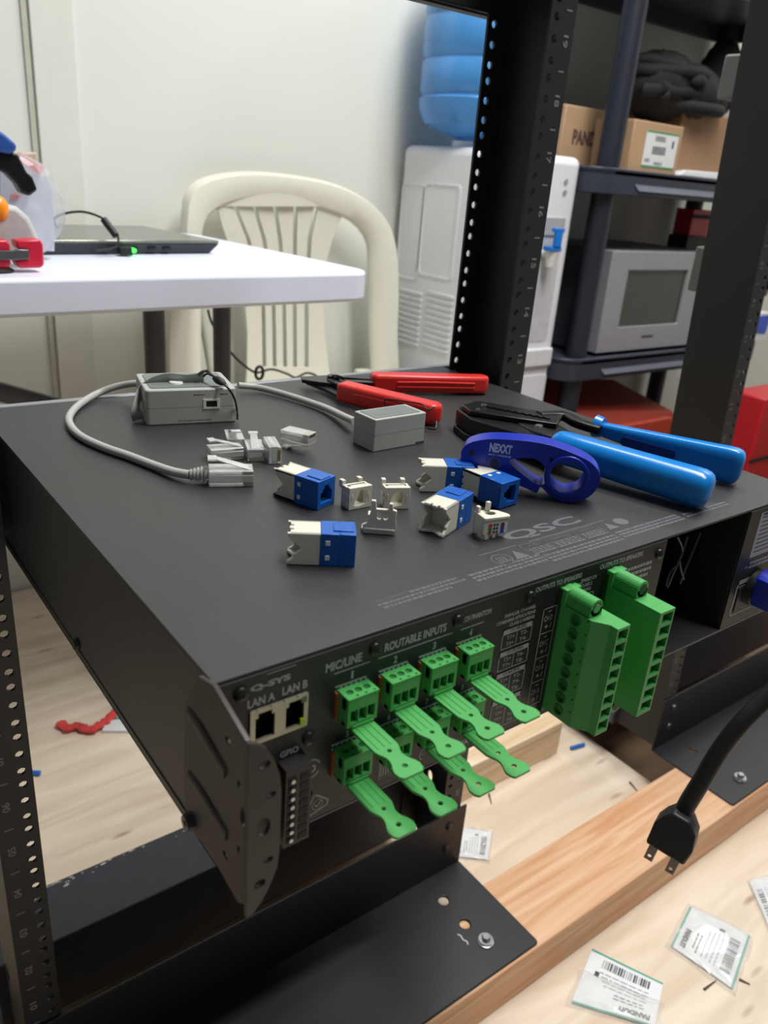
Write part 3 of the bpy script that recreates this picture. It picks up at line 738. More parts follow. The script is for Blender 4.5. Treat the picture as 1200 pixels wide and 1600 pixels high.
# patch lead with plug
g = G(); q = [onz(236, 603, T+13), onz(214, 599, T+13), onz(182, 604, T+9), onz(150, 616, T+4), onz(122, 634, T+2.8), onz(108, 652, T+2.8), onz(112, 668, T+2.8), onz(130, 684, T+2.8), onz(165, 700, T+2.8), onz(200, 712, T+2.8), onz(240, 727, T+3), onz(270, 737, T+4), onz(297, 742, T+5)]
g.tube(q, 2.7, 12); build(g, 'patch_lead', cordg, t, smooth_=True, label='light grey patch lead looping out to the left')
a_ = onz(297, 742, T+5); b_ = onz(326, 741, T+5.6)
g = G()
for k in range(5):
    p_ = a_.lerp(b_, k/5); q_ = a_.lerp(b_, k/5+.12); g.cyl(p_, q_, 3.4+k*.45, 3.6+k*.45, 14); g.cyl(q_, a_.lerp(b_, (k+1)/5), 2.8+k*.4, n=12)
build(g, 'strain_relief_boot', mat('clear_grey_boot', (200, 202, 198), .3, trans=.4), t, smooth_=True)
def rj_mesh(M):
    g = G(); g.M = M
    g.plate([(0, -5.8), (0, 5.8), (12, 5.8), (13, 5.4), (21.5, 5.4), (21.5, -5.4), (13, -5.4), (12, -5.8)], [], 0, 2.2)
    g.plate([(0, -5.8), (0, 5.8), (21.5, 5.6), (21.5, -5.6)], [], 5.9, 7.9)
    g.box(0, 21.5, -5.8, -4.8, 2.2, 5.9); g.box(0, 21.5, 4.8, 5.8, 2.2, 5.9); g.box(16, 21.5, -4.8, 4.8, 2.2, 5.9)
    return g
def latch_mesh(M):
    g = G(); g.M = M
    g.hull8([(19.5, -3, 7.9), (21, -3, 7.9), (21, 3, 7.9), (19.5, 3, 7.9)], [(3.5, -2.2, 12.4), (3.5, -2.2, 13.3), (3.5, 2.2, 13.3), (3.5, 2.2, 12.4)])
    g.box(-.5, 4, -3.2, 3.2, 12.3, 13.4); return g
def contacts_mesh(M):
    g = G(); g.M = M
    for k in range(8): g.box(16.5, 21.2, -4.05+k*1.02, -3.6+k*1.02, -.05, 1.6) if False else g.box(16.8, 21.7, -4.05+k*1.02, -3.55+k*1.02, .4, 2.3)
    return g
ang = math.atan2((b_-a_).y, (b_-a_).x)
Mx = Matrix.Translation(Vector((b_.x, b_.y, T+.2))) @ Matrix.Rotation(R_(-24), 4, 'Z') @ Matrix.Scale(1.2, 4)
pg = build(rj_mesh(Mx), 'lead_plug', clear, t, bevel=.25, seg=1, label='clear plug with raised latch at the end of the patch lead')
build(latch_mesh(Mx), 'latch', clear, pg, bevel=.2, seg=1)
build(contacts_mesh(Mx), 'contacts', gold, pg)
# --- remote box
t = thing('tester_remote', 'small pale grey tester remote box with dark grey top label, before the red stripper', 'cable tester', (-9, -114, T), R_(2))
g = G(); g.plate(rrect(0, 46.5, 0, 24, 1.2), [], 0, 23)
build(g, 'housing', greyp, t, world=False, bevel=.6)
g = G(); g.plate(rrect(-.06, 46.56, -.06, 24.06, 1.2), [], 11.6, 11.9); build(g, 'seam', MC['seam_grey'], t, world=False)
g = G(); g.plate(rrect(2.5, 43, 2.5, 21.5, 1), [], 22.9, 23.3); g.m = 1
for k in range(8): g.cyl((7+k*4, 8, 23.3), (7+k*4, 8, 23.4), .6, n=8)
build(g, 'top_label', [greyl, mat('label_dots', (150, 110, 100), .5)], t, world=False)
g = G(); g.box(38.5, 46.6, -.1, .3, -.01, 2); build(g, 'foot_notch', mat('notch_grey', (70, 72, 70), .6), t, world=False)

# --- loose RJ45 plugs
def rj(name, label, px, yaw, roll=0, lift=0, dz=0):
    c = onz(px[0], px[1], T)
    rot = Matrix.Rotation(R_(yaw), 4, 'Z') @ Matrix.Rotation(R_(roll), 4, 'X')
    t = thing('modular_plug', label, 'plug', (c.x, c.y, T+lift), group='loose clear network plugs', rot=rot)
    M0 = Matrix.Translation(Vector((-10, 0, dz)))
    build(rj_mesh(M0), 'shell', clear, t, world=False, bevel=.2, seg=1)
    build(latch_mesh(M0), 'latch', clear, t, world=False, bevel=.2, seg=1)
    build(contacts_mesh(M0), 'contacts', gold, t, world=False)
    return t
rj('p', 'clear network plug at the back left of the cluster, latch upwards', (366, 697), 70, lift=.2)
rj('p', 'clear network plug leftmost in the cluster, just behind the lead plug', (350, 716), -10, lift=.2)
rj('p', 'clear network plug in the middle of the cluster with its contacts toward the viewer', (397, 712), -112, lift=.2)
rj('p', 'clear network plug rightmost in the cluster, lying on its side', (424, 716), -108, roll=90, lift=5.9, dz=-4)
rj('p', 'clear network plug lying alone to the right of the cluster', (464, 703), -62, roll=180, lift=13.8, dz=0)

# --- keystone jacks
def jack(label, loc, yaw, roll=0):
    rot = Matrix.Rotation(R_(yaw), 4, 'Z') @ (Matrix.Translation(Vector((0, 8, 8.5))) @ Matrix.Rotation(R_(roll), 4, 'X') @ Matrix.Translation(Vector((0, -8, -8.5))))
    t = bpy.data.objects.new('keystone_jack', None); C.objects.link(t); t.empty_display_size = .01
    full = Matrix.Translation(Vector(loc)) @ rot
    mw = full.copy(); mw.translation = wv(full.translation); t.matrix_world = mw; MM[t.name] = full
    tag(t, label, 'network jack', 'blue and ivory keystone jacks')
    Lb = 33.0; H_ = 17.0; W_ = 16.0
    g = G()     # blue body with port opening at x = Lb
    port = [(3, 3.2), (13, 3.2), (13, 9.5), (11.3, 9.5), (11.3, 11.4), (9.8, 11.4), (9.8, 13.2), (6.2, 13.2), (6.2, 11.4), (4.7, 11.4), (4.7, 9.5), (3, 9.5)]
    g.plate([(0, 0), (W_, 0), (W_, H_), (0, H_)], [port], Lb-8, Lb, 'x')
    g.box(16, Lb-8, 0, W_, 0, H_); g.box(22, Lb-1, 3.5, 12.5, H_, H_+.6)
    build(g, 'blue_body', jackb, t, world=False, bevel=.4)
    g = G()
    for k in range(8): g.box(Lb-7.5, Lb-2.5, 4+k*1.05, 4.4+k*1.05, 4.2+.01*k, 4.9)
    build(g, 'contacts', gold, t, world=False)
    g = G()     # ivory wire cap, hollow, notched at the wire end
    side = [(16, .2), (0, .2), (.6, 2.0), (3.5, 4.0), (3.0, 5.2), (7.0, 8.6), (1.0, 14.2), (0, 16.8), (16, 16.8)]
    for y0 in (.3, W_-2.0): g.plate(side, [], y0, y0+1.7, 'y')
    g.plate([(16, .3), (1.5, .3), (1.5, 5), (3, 5), (3, 6.5), (1.0, 6.5), (1.0, 9.5), (3, 9.5), (3, 11), (1.5, 11), (1.5, 15.7), (16, 15.7)], [], 15.3, 16.8, 'z')
    g.plate([(16, .3), (.2, .3), (.2, 3), (3, 8), (.2, 13), (.2, 15.7), (16, 15.7)], [], .2, 1.7, 'z')
    g.box(11, 16, 2, 14, 1.7, 15.3)
    for k in range(4): g.box(7.5, 11, 2.0, 4.2, 3+k*3, 4.4+k*3)
    build(g, 'ivory_end', jackw, t, world=False, bevel=.3, seg=1)
    g = G()
    for z in (3.2, 11.0):
        g.box(18.3, 20.6, -.35, .1, z, z+2.6); g.box(18.3, 20.6, W_-.1, W_+.35, z, z+2.6)
    build(g, 'latch_windows', white, t, world=False, bevel=.2, seg=1)
    return t
def offs(x, y, yaw, d): return (x+d*math.cos(R_(yaw)), y+d*math.sin(R_(yaw)), T+.1)
jack('blue and ivory jack just right of the clear plugs, port opening toward the viewer', offs(-104, -168, 289.7, -16), 289.7)
jack('blue and ivory jack nearest the viewer, lying lengthwise on its own', (-147, -233.5, T+.1), 328)
jack('blue and ivory jack touching the left end of the royal blue stripper', (-26.8, -186.9, T+.1), 330)
jack('blue jack whose hollow ivory end faces the viewer', (-58.2, -246.1, T+.1), 21.3)
jack('blue and ivory jack below the royal blue stripper, port facing right', (-4.5, -197.5, T+.1), 275, 90)

# --- ivory caps
def cap(label, loc, yaw, kind=0):
    t = thing('wire_holder', label, 'wire cap', loc, R_(yaw), group='loose ivory wire caps')
    g = G()
    if kind == 0:
        g.plate([(0, 0), (15, 0), (15, 13.2), (0, 13.2)], [[(3.5, 2.2), (6, 1.6), (11, 2.6), (12.0, 6.5), (11.2, 10.5), (7.5, 11.3), (5, 9.5), (4.2, 6)]], 0, 3, 'y')
        g.box(0, 15, 7.5, 9, 0, 12.5)
        g.box(0, 1.5, 3, 8, 0, 12.8); g.box(13.5, 15, 3, 8, 0, 12.8); g.box(1.5, 13.5, 3, 8, 0, 1.4); g.box(2.5, 12.5, 3, 4.5, 11.6, 13.2)
        g.box(0, 2.4, 8.5, 12, 10.5, 15); g.box(11.2, 13.8, 8.5, 12, 10.5, 15)
        g.box(-.8, 0, 1, 6, 2, 4.5); g.box(-.8, 0, 1, 6, 7.5, 9.5); g.box(12.6, 13.4, -.2, .2, 4, 9); g.box(1.2, 2.2, -.25, .2, 6, 9.5)
    elif kind == 1:
        g.plate([(-2, 0), (14.5, 0), (16, 3), (15, 9), (15.2, 14), (13.2, 14.5), (12.8, 18), (11, 18), (10.6, 14.4), (4.4, 14.4), (3.8, 19), (1.4, 19), (1.8, 14), (0, 6), (-2.4, 5)], [[(5, 9), (6.6, 8.4), (7.4, 9), (7.4, 13), (5, 13)], [(8.4, 9), (9.4, 8.4), (10.8, 9), (10.8, 13), (8.4, 13)]], 0, 2.2, 'y')
        g.box(-3, 14, 2.2, 8, 0, 2); g.box(0, 2, 2.2, 8, 2, 10); g.box(13, 15, 2.2, 8, 2, 10); g.box(-1.5, 15, -.7, 0, 2.2, 3.4)
    else:
        g.plate([(0, 0), (15.5, 0), (16.6, 1), (16.4, 3.5), (13, 9), (8, 11), (0, 11)], [circ(7.2, 6.3, 3.0, 16, 2.4)], 11.2, 13, 'z')
        g.plate([(0, 3), (0, 11.4), (15.2, 11.4), (15.2, 2.4), (14, 2.4), (13.6, 3.4), (12.4, 3.4), (12, 1.2), (10.4, 1.2), (10, 3), (8.6, 3), (8.2, .6), (6.6, .6), (6.2, 2.6), (4.6, 2.6), (4.2, 0), (1.6, 0), (1.2, 3)], [], .4, 2, 'y')
        g.box(0, 1.5, 2, 10.5, 1.6, 11.4); g.box(13.7, 15.2, 2, 7, 3, 11.4); g.box(0, 4, 9.5, 11, 0, 11.4)
        g.box(.2, 2.2, 8, 10.6, 13, 16.4); g.box(6.2, 8.6, 8.6, 10.8, 13, 18.2)
    o = build(g, 'shell', jackw, t, world=False, bevel=.35)
    if kind == 2:
        g = G()
        cols = {(0, 0): 1, (0, 1): 2, (0, 2): 1, (3, 0): 3, (3, 1): 4, (3, 2): 4}
        for (a, b), c_ in cols.items():
            g.m = c_; g.box(3.4+a*2.55, 5.4+a*2.55, .2, .35, 9.3-b*2.1-1.9, 9.3-b*2.1)
        for b in range(3):
            g.m = 0; g.box(13.2, 14.4, .2, .35, 9.3-b*2.1-1.6, 9.3-b*2.1-.4)
            g.m = 5
            for a in (6.4, 8.2): g.box(a, a+1.1, .2, .35, 9.1-b*2.1-1.2, 9.1-b*2.1)
        build(g, 'wiring_label', [white, mat('label_red', (190, 60, 50), .5), mat('label_green', (50, 140, 70), .5), mat('label_brown', (110, 60, 50), .5), mat('label_blue', (50, 60, 190), .5), mat('label_black', (50, 50, 50), .5)], t, world=False)
    return t
cap('small ivory wire cap beside the blue port of the jack, opening toward the viewer', (-82, -191.5, T+.1), -3, 0)
cap('small ivory wire cap standing behind the two-pronged one', (-63, -199, T+.1), -24, 0)
cap('ivory wire cap with two prongs, leaning in front of the two small caps', (-91, -221.5, T+.1), -38, 1)
cap('ivory wire cap with a coloured wiring label, by the lid lettering', (-41, -258, T+.1), -12, 2)

# --- royal blue stripper (stands on edge)
ph = R_(48); dr = Vector((math.cos(ph), -math.sin(ph), 0)); nb = Vector((math.sin(ph), math.cos(ph), 0))
sc = onz(883, 786, T)
MS = Matrix(((dr.x, nb.x, 0, sc.x), (dr.y, nb.y, 0, sc.y), (0, 0, 1, T+.3), (0, 0, 0, 1)))
t = thing('cable_stripper', 'royal blue cable stripper with finger ring, standing on edge, white NEXXT lettering', 'cable stripper', (sc.x, sc.y, T), rot=Matrix.Rotation(-ph, 4, 'Z'))
def SP(x, y):
    d = _ray(x, y); k = (sc-CC).dot(nb)/d.dot(nb); q = CC+d*k-sc; return (q.dot(dr), q.z)
g = G(); g.M = MS
TH = 15
out = smooth([SP(x, y)+(0,) for x, y in ((722, 738), (720, 712), (724, 700), (736, 692), (762, 687), (800, 688), (850, 694), (895, 709), (925, 725), (938, 745), (932, 765), (915, 780), (885, 786), (860, 776), (845, 762), (838, 771), (822, 764), (790, 752), (760, 748), (738, 752))], 4, True)
out = [(p.x, max(p.y, -.2)) for p in out]
h1 = smooth([SP(x, y)+(0,) for x, y in ((795, 722), (810, 717), (835, 718), (850, 729), (856, 746), (850, 757), (838, 757), (814, 740))], 4, True)
h2 = [SP(886+27*math.cos(a*PI/16), 746+23*math.sin(a*PI/16)) for a in range(32)]
RC = SP(887, 746)
h3 = [SP(860, 716), SP(858, 727), SP(874, 720)]
g.plate(out, [[(p.x, p.y) for p in h1], h2, h3], 0, TH, 'y')
body = build(g, 'body', blues, t, bevel=1.2)
g = G(); g.M = MS; g.plate([SP(886+36*math.cos(a*PI/18), 746+33*math.sin(a*PI/18)) for a in range(36)], [[SP(886+27.2*math.cos(a*PI/18), 746+23.2*math.sin(a*PI/18)) for a in range(36)]], -1.2, TH+.5, 'y'); build(g, 'finger_ring', blues, t, bevel=.8)
g = G(); g.M = MS
(pa, pb), (qa, qb) = SP(772, 724), SP(737, 708)
g.cyl((pa, -.7, pb), (pa, .4, pb), 5.0, n=24); g.m = 1; g.cyl((pa, -.9, pb), (pa, -.6, pb), 2.6, n=18); g.cyl((qa, -.2, qb), (qa, .3, qb), 1.9, n=14)
build(g, 'pivot', [mat('blue_pivot', (22, 40, 140), .4), mat('dark_blue_hole', (10, 16, 60), .6)], t)
g = G(); g.M = MS
(ta, tb), (tc2, td) = SP(764, 706), SP(799, 711)
ex_ = Vector((tc2-ta, 0, td-tb)); lw = ex_.length; ex_.normalize(); ey_ = Vector((-ex_.z, 0, ex_.x))
g.text('NEXXT', (ta, -.35, tb), ex_, ey_, lw, 5.8, .05); g.text('SOLUTIONS', Vector((ta, -.35, tb))-ey_*2.2, ex_, ey_, lw, 1.1, .03)
build(g, 'logo_lettering', mat('pale_blue_ink', (190, 204, 235), .5), t)

# --- crimping tool with bright blue grips
t = thing('crimping_tool', 'black crimping tool with two bright blue grips, lying behind the royal blue stripper', 'crimping tool', (130, -180, T))
def grip(A_, B_, prof, w0, w1):
    L = (B_-A_).length; ts = [0, .012, .03, .07, .2, .4, .6, .8, .9, .94, .965, .985, .997, 1]; ks = [.55, .8, .93, 1, 1, 1, 1, 1, 1, .98, .92, .8, .6, .3]
    g = G(); P_ = [A_.lerp(B_, t_) for t_ in ts]; rings = []
    d = (B_-A_).normalized(); u = d.cross(ZZ).normalized(); w_ = u.cross(d).normalized()
    for p_, t_, k_ in zip(P_, ts, ks):
        rings.append([g.v(p_+u*a*k_*(w0+(w1-w0)*t_)[0]+w_*b*k_*(w0+(w1-w0)*t_)[1]) for a, b in prof])
    n = len(prof)
    for r0, r1 in zip(rings, rings[1:]):
        for j in range(n): g.f([r0[j], r0[(j+1) % n], r1[(j+1) % n], r1[j]])
    g.f(rings[0]); g.f(rings[-1]); return g
za = zb = T+16
pf = rrect(-1, 1, -1, 1, .8, 6)
A0, A1 = onz(863, 694, za), onz(1112, 768, za-3)
g = grip(A0, A1, pf, Vector((10.5, 10.5)), Vector((12, 12))); build(g, 'grip', blueh, t, smooth_=True)
B0, B1 = onz(932, 668, zb), onz(1160, 732, zb-3)
d2 = B1-B0
g = grip(B0, B1, rrect(-1, 1, -1, 1, .6, 6), Vector((4.8, 4.6)), Vector((7.5, 13))); g.cyl(B0-d2*.01+ZZ*1, B0+d2*.045+ZZ*1, 8.5, 7.5, 20)
build(g, 'grip', blueh, t, smooth_=True)
g = G(); pa = B0+d2*.33+Vector((-6.55, 0, 0)); 
dn = d2.normalized(); sdn = dn.cross(ZZ).normalized()
g.M = Matrix(((dn.x, sdn.x, 0, 0), (dn.y, sdn.y, 0, 0), (dn.z, sdn.z, 1, 0), (0, 0, 0, 1)))
g.M.translation = B0+sdn*6.9
g.plate(rrect(22, 62, -5.5, 1.0, 3, 4), [], 0, .6, 'y') ; build(g, 'grip_slot', mat('dark_blue_slot', (10, 40, 110), .4), t)
# steel linkage and head
g = G(); HB = Vector((104, -98, T))
def pl(pts, z0, z1): g.plate([(a, b) for a, b in pts], [], T+z0, T+z1)
n0 = [onz(x, y, T+16) for x, y in ((713, 640), (740, 628), (800, 636), (866, 660), (905, 684), (872, 704), (800, 676), (735, 656))]
pl([(p.x, p.y) for p in n0], 5, 17)
build(g, 'head', toolblk, t, bevel=1.0)
g = G(); n1 = [onz(x, y, T+21) for x, y in ((722, 632), (750, 626), (830, 640), (880, 648), (870, 662), (800, 652), (735, 642))]
pl([(p.x, p.y) for p in n1], 17.5, 21); build(g, 'upper_jaw', toolblk, t, bevel=.7)
g = G(); n2 = [onz(x, y, T+3) for x, y in ((708, 668), (740, 662), (820, 690), (862, 712), (800, 706), (725, 682))]
pl([(p.x, p.y) for p in n2], 0.2, 5); build(g, 'lower_jaw', toolblk, t, bevel=.6)
g = G(); g.sweep(smooth([onz(842, 650, T+19), onz(880, 650, T+19), onz(905, 662, T+18), onz(938, 672, T+17)], 6), rrect(-5, 5, -3, 3, 1.5, 3)); 
g.sweep(smooth([onz(820, 668, T+14), onz(850, 682, T+15), onz(880, 692, T+15)], 6), rrect(-7, 7, -4, 4, 1.5, 3))
build(g, 'lever_arm', toolblk, t, smooth_=True)
g = G()
for x, y, z, r in ((842, 667, 17.8, 3.3), (756, 634, 21.5, 2.2), (747, 641, 21.5, 1.6)):
    c_ = onz(x, y, T+z); g.cyl(c_, c_+ZZ*1.4, r, r*.8, 14)
build(g, 'rivet', steel, t, smooth_=True)
g = G()
for k in range(9):
    c_ = onz(765+k*11, 637+k*2.1, T+21); g.box(c_.x-1.2, c_.x+1.2, c_.y-3, c_.y+3, T+20.8, T+22)
build(g, 'ratchet_teeth', toolblk, t)

# --- red-handled wire tool
t = thing('wire_stripper', 'open wire stripping tool with two red handles and black jaws, behind the grey remote box', 'wire stripper', (60, 40, T))
def bar_grip(a, b, wa, wb, h0, h1, name, lab=None):
    g = G(); d = (b-a); L = d.length; u = d.normalized(); s_ = ZZ.cross(u).normalized()
    g.M = Matrix(((u.x, s_.x, 0, a.x), (u.y, s_.y, 0, a.y), (0, 0, 1, T), (0, 0, 0, 1)))
    out = [(0, -wa), (4, -wa-1.2), (L*.5, -(wa+wb)/2-1), (L-6, -wb), (L-1.5, -wb*.7), (L, 0), (L-1.5, wb*.7), (L-6, wb), (L*.5, (wa+wb)/2), (4, wa), (0, wa*.9)]
    g.plate(out, [], h0, h1); return build(g, name, red, t, bevel=3.2, seg=4, label=lab), g
a_, b_ = onz(579, 598, T+8), onz(762, 602, T+8); a_.z = b_.z = 0
o, _ = bar_grip(a_, b_, 7.5, 7.5, 1.5, 17, 'handle')
a2, b2 = onz(533, 612, T+8), onz(688, 650, T+8); a2.z = b2.z = 0
o2, _ = bar_grip(a2, b2, 8, 8.5, 1.5, 17, 'handle')
for a__, b__, o__ in ((a_, b_, o), (a2, b2, o2)):
    g = G(); d = b__-a__; u = d.normalized(); s_ = ZZ.cross(u).normalized()
    g.M = Matrix(((u.x, s_.x, 0, a__.x), (u.y, s_.y, 0, a__.y), (0, 0, 1, T), (0, 0, 0, 1)))
    L = d.length; g.sweep([(L*.2, -9.0, 11), (L*.5, -9.0, 11.5), (L*.86, -8.0, 11)], circ(0, 0, .9, 8)); g.sweep([(L*.2, -9.0, 7), (L*.5, -9.0, 7), (L*.86, -8.0, 7)], circ(0, 0, .9, 8))
    build(g, 'groove_rib', red, o__, smooth_=True)
g = G(); c_ = onz(629, 596, T+10); g.box(c_.x-2.5, c_.x+3, c_.y-4, c_.y-1, T+8, T+11); build(g, 'lock_slot', darkin, o)
g = G(); g.tube([onz(602, 634, T+10), onz(604, 624, T+15), onz(640, 628, T+17.5), onz(660, 632, T+17.5), onz(668, 640, T+17.5), onz(679, 636, T+17.5)], .6, 7)
g.tube([onz(668, 668, T+1), onz(680, 670, T+.8), onz(682, 658, T+5)], .7, 7)
build(g, 'wire_latch', rubber, t, smooth_=True)
g = G()
def jaw(pts, z0, z1): g.plate([(onz(x, y, T+9).x, onz(x, y, T+9).y) for x, y in pts], [], T+z0, T+z1)
jaw([(470, 588), (515, 586), (540, 594), (532, 600), (500, 597), (472, 593)], 6, 9)
jaw([(478, 590), (520, 594), (548, 606), (530, 612), (505, 600)], 3, 5.8)
g.sweep([onz(525, 590, T+9), onz(580, 594, T+9)], rrect(-2.2, 2.2, -1.5, 1.5, .6, 2)); g.sweep([onz(530, 598, T+8), onz(584, 600, T+8)], rrect(-3, 3, -2.4, 2.4, .6, 2))
g.sweep([onz(515, 596, T+8), onz(540, 608, T+8)], rrect(-3, 3, -2.4, 2.4, .6, 2))
build(g, 'jaws', toolblk, t, bevel=.4, seg=1)
g = G(); c_ = onz(521, 590, T+10); g.cyl(c_-ZZ*2, c_+ZZ*2, 6, 5.4, 20); g.tube([c_+Vector((-4, -3, 2.5)), c_+Vector((0, -6, 3)), c_+Vector((5, -9, 1)), c_+Vector((7, -12, -2))], .8, 7)
build(g, 'pivot_spring', mat('blackened_spring', (40, 42, 44), .3, .6), t, smooth_=True)

# ================================================================== WHITE FOLDING TABLE
TT = 606
e1 = Vector((math.cos(R_(4.5)), math.sin(R_(4.5)), 0)); e2 = Vector((-e1.y, e1.x, 0))
tc_ = Vector((408, 455, 0))      # right front corner
t = thing('folding_table', 'white plastic folding table with grey legs behind the amplifier', 'table', (0, 780, FL), R_(4.5))
MT = Matrix(((e1.x, e2.x, 0, tc_.x), (e1.y, e2.y, 0, tc_.y), (0, 0, 1, 0), (0, 0, 0, 1)))
g = G(); g.M = MT; g.plate(rrect(-1500, 0, 0, 560, 45, 8), [], TT-42, TT)
build(g, 'tabletop', mat('white_table_plastic', (226, 232, 248), .35, noise=.01), t, bevel=5, seg=3)
legm = mat('dark_grey_leg', (84, 84, 86), .4, .4)
def leg(p_top, p_bot, r=14, lab=None):
    g = G(); g.cyl(p_top, p_bot, r, n=18); return build(g, 'leg', legm, t, smooth_=True)
l1 = ony(346, 480, 700); l2 = ony(240, 490, 560)
leg((l1.x, 700, TT-42), (l1.x+6, 700, FL), 15); leg((l2.x, 560, TT-42), (l2.x+4, 560, FL), 15)
g = G(); a_, b_ = ony(0, 612, 560), ony(105, 640, 560); g.sweep([ony(-60, 598, 560), a_, b_, ony(200, 672, 560)], rrect(-10, 10, -12, 12, 4, 3)); build(g, 'leg_brace', legm, t, smooth_=True)
# laptop
t = thing('laptop', 'closed black laptop on the white table, plugged in with a thin cable', 'laptop', (120, 740, TT), R_(8))
u1 = Vector((math.cos(R_(8)), math.sin(R_(8)), 0)); u2 = Vector((-u1.y, u1.x, 0)); lc = Vector((252, 662, 0))
ML = Matrix(((u1.x, u2.x, 0, lc.x), (u1.y, u2.y, 0, lc.y), (0, 0, 1, 0), (0, 0, 0, 1)))
g = G(); g.M = ML
g.hull8([(-278, 6, TT+.5), (-14, 6, TT+.5), (-14, 225, TT+.5), (-278, 225, TT+.5)], [(-290, 0, TT+15), (0, 0, TT+15), (0, 232, TT+15), (-290, 232, TT+15)])
base_ = build(g, 'base', mat('laptop_dark', (34, 38, 46), .45), t, bevel=1)
g = G(); g.M = ML; g.box(-290, 0, 0, 232, TT+15.5, TT+20); build(g, 'lid', mat('laptop_lid_reflection', (128, 130, 120), .25, .7), t, bevel=1.5)  # lid colour lightened to stand in for a grazing reflection
g = G(); g.M = ML
for x in (-150, -120, -96): g.box(x, x+12, -.3, 8, TT+7, TT+10)
build(g, 'port_slots', darkin, base_)
pc_ = Vector((96, 622, TT+7))
g = G(); g.box(pc_.x-14, pc_.x+2, 618, 634, TT+2, TT+12); g.m = 1; g.cyl((pc_.x+6, 620, TT+8), (pc_.x+6, 634, TT+8), 3.2, n=12)
build(g, 'power_plug', [rubber, mat('green_led', (60, 230, 70), .3, emit=(60, 240, 70))], t)
cpath = [ony(150, 392, 612), ony(180, 386, 612), ony(185, 372, 616), ony(178, 358, 624), ony(160, 341, 640), ony(130, 331, 660), ony(100, 334, 680), ony(84, 343, 690), ony(90, 356, 720)]
g = G(); g.tube(cpath[:2]+cpath[2:], 1.6, 8); g.sweep([ony(162, 343, 636), ony(181, 368, 618)], circ(0, 0, 5, 10)); build(g, 'charging_cable', rubber, t, smooth_=True)

# clear bag, box and tools at the left end of the table
t = thing('plastic_bag', 'crumpled clear plastic bag with a white and red sheet inside, left of the laptop', 'bag', (-60, 585, TT))
g = G(); random.seed(3)
g.M = Matrix.Translation(Vector((-62, 580, TT+62)))
g.blob((0, 0, 0), (60, 40, 62), 14, .045)
build(g, 'film', mat('clear_film', (232, 236, 240), .2, trans=.55, alpha=.42, spec=.6), t)
g = G(); pts = [ony(x, y, 585) for x, y in ((0, 245), (28, 238), (66, 262), (80, 300), (84, 360), (84, 392), (0, 392))]
g.plate([(p.x, p.z) for p in pts], [], 582, 588, 'y')
build(g, 'folded_sheet', mat('pale_lilac_paper', (206, 208, 220), .7, noise=.05, nscale=20), t)
g = G(); pts = [ony(x, y, 580) for x, y in ((28, 240), (68, 262), (64, 274), (34, 256))]; g.plate([(p.x, p.z) for p in pts], [], 579, 581.5, 'y')
pts = [ony(x, y, 580) for x, y in ((18, 303), (30, 306), (28, 312), (16, 310))]; g.plate([(p.x, p.z) for p in pts], [], 579, 581.5, 'y')
build(g, 'red_band', mat('pink_red_print', (222, 112, 112), .7), t)
pts = [ony(x, y, 500) for x, y in ((-30, 400), (-30, 330), (0, 318), (25, 322), (45, 340), (58, 368), (60, 396))]
g = G(); g.plate([(p.x, p.z) for p in pts], [], 494, 534, 'y')
tag(build(g, 'plastic_tub', mat('frosted_grey_plastic', (206, 208, 206), .5, trans=.2), bevel=6, seg=3), 'rounded frosted grey tub behind the red handles at the left edge', 'tub')
g = G(); pts = [ony(x, y, 690) for x, y in ((-60, 400), (-60, 245), (58, 238), (60, 260), (24, 395))]; g.plate([(p.x, p.z) for p in pts], [], 690, 770, 'y')
tag(build(g, 'cardboard_box', mat('tan_box', (196, 176, 156), .7), bevel=2), 'tan box behind the clear bag at the left end of the table', 'box')
t = thing('drill_driver', 'blue and black power tool leaning in from the left edge above the table', 'power tool', (-90, 560, TT))
g = G(); pts = [ony(x, y, 530) for x, y in ((-30, 190), (0, 208), (21, 226), (19, 236), (10, 240), (-12, 236), (-30, 240))]; g.plate([(p.x, p.z) for p in pts], [], 512, 548, 'y')
build(g, 'motor_housing', mat('navy_blue_plastic', (40, 84, 160), .4), t, bevel=4, seg=3)
g = G(); pts = [ony(x, y, 530) for x, y in ((-20, 232), (12, 236), (24, 240), (38, 268), (47, 276), (55, 296), (42, 306), (30, 300), (22, 286), (6, 270), (-20, 258))]; g.plate([(p.x, p.z) for p in pts], [], 518, 542, 'y')
build(g, 'chuck', toolblk, t, bevel=3, seg=3)
g = G(); pts = [ony(x, y, 530) for x, y in ((-30, 258), (-8, 268), (-4, 400), (-30, 400))]; g.plate([(p.x, p.z) for p in pts], [], 516, 544, 'y')
build(g, 'handle', toolblk, t, bevel=3)
t = thing('clamp_tool', 'tool with bright red rounded jaws and a grey bar on the table front left', 'clamp', (-80, 470, TT))
YT = 470
g = G()
for q in (((20, 374), (58, 372), (63, 380), (65, 412), (60, 417), (26, 417), (20, 405), (34, 402), (40, 390), (24, 388)), ((-40, 374), (6, 373), (12, 380), (12, 392), (-10, 392), (-10, 402), (12, 402), (14, 412), (6, 418), (-40, 418))):
    pts = [ony(x, y, YT) for x, y in q]; g.plate([(p.x, p.z) for p in pts], [], YT-12, YT+12, 'y')
build(g, 'red_jaw', mat('crimson_plastic', (206, 36, 62), .3), t, bevel=2.5, seg=3)
g = G(); pts = [ony(x, y, YT) for x, y in ((-40, 390), (18, 389), (20, 387), (40, 388), (41, 402), (22, 404), (-40, 403))]; g.plate([(p.x, p.z) for p in pts], [], YT-15, YT-10, 'y')
build(g, 'grey_bar', mat('grey_metal_bar', (104, 104, 106), .35, .6), t, bevel=1)
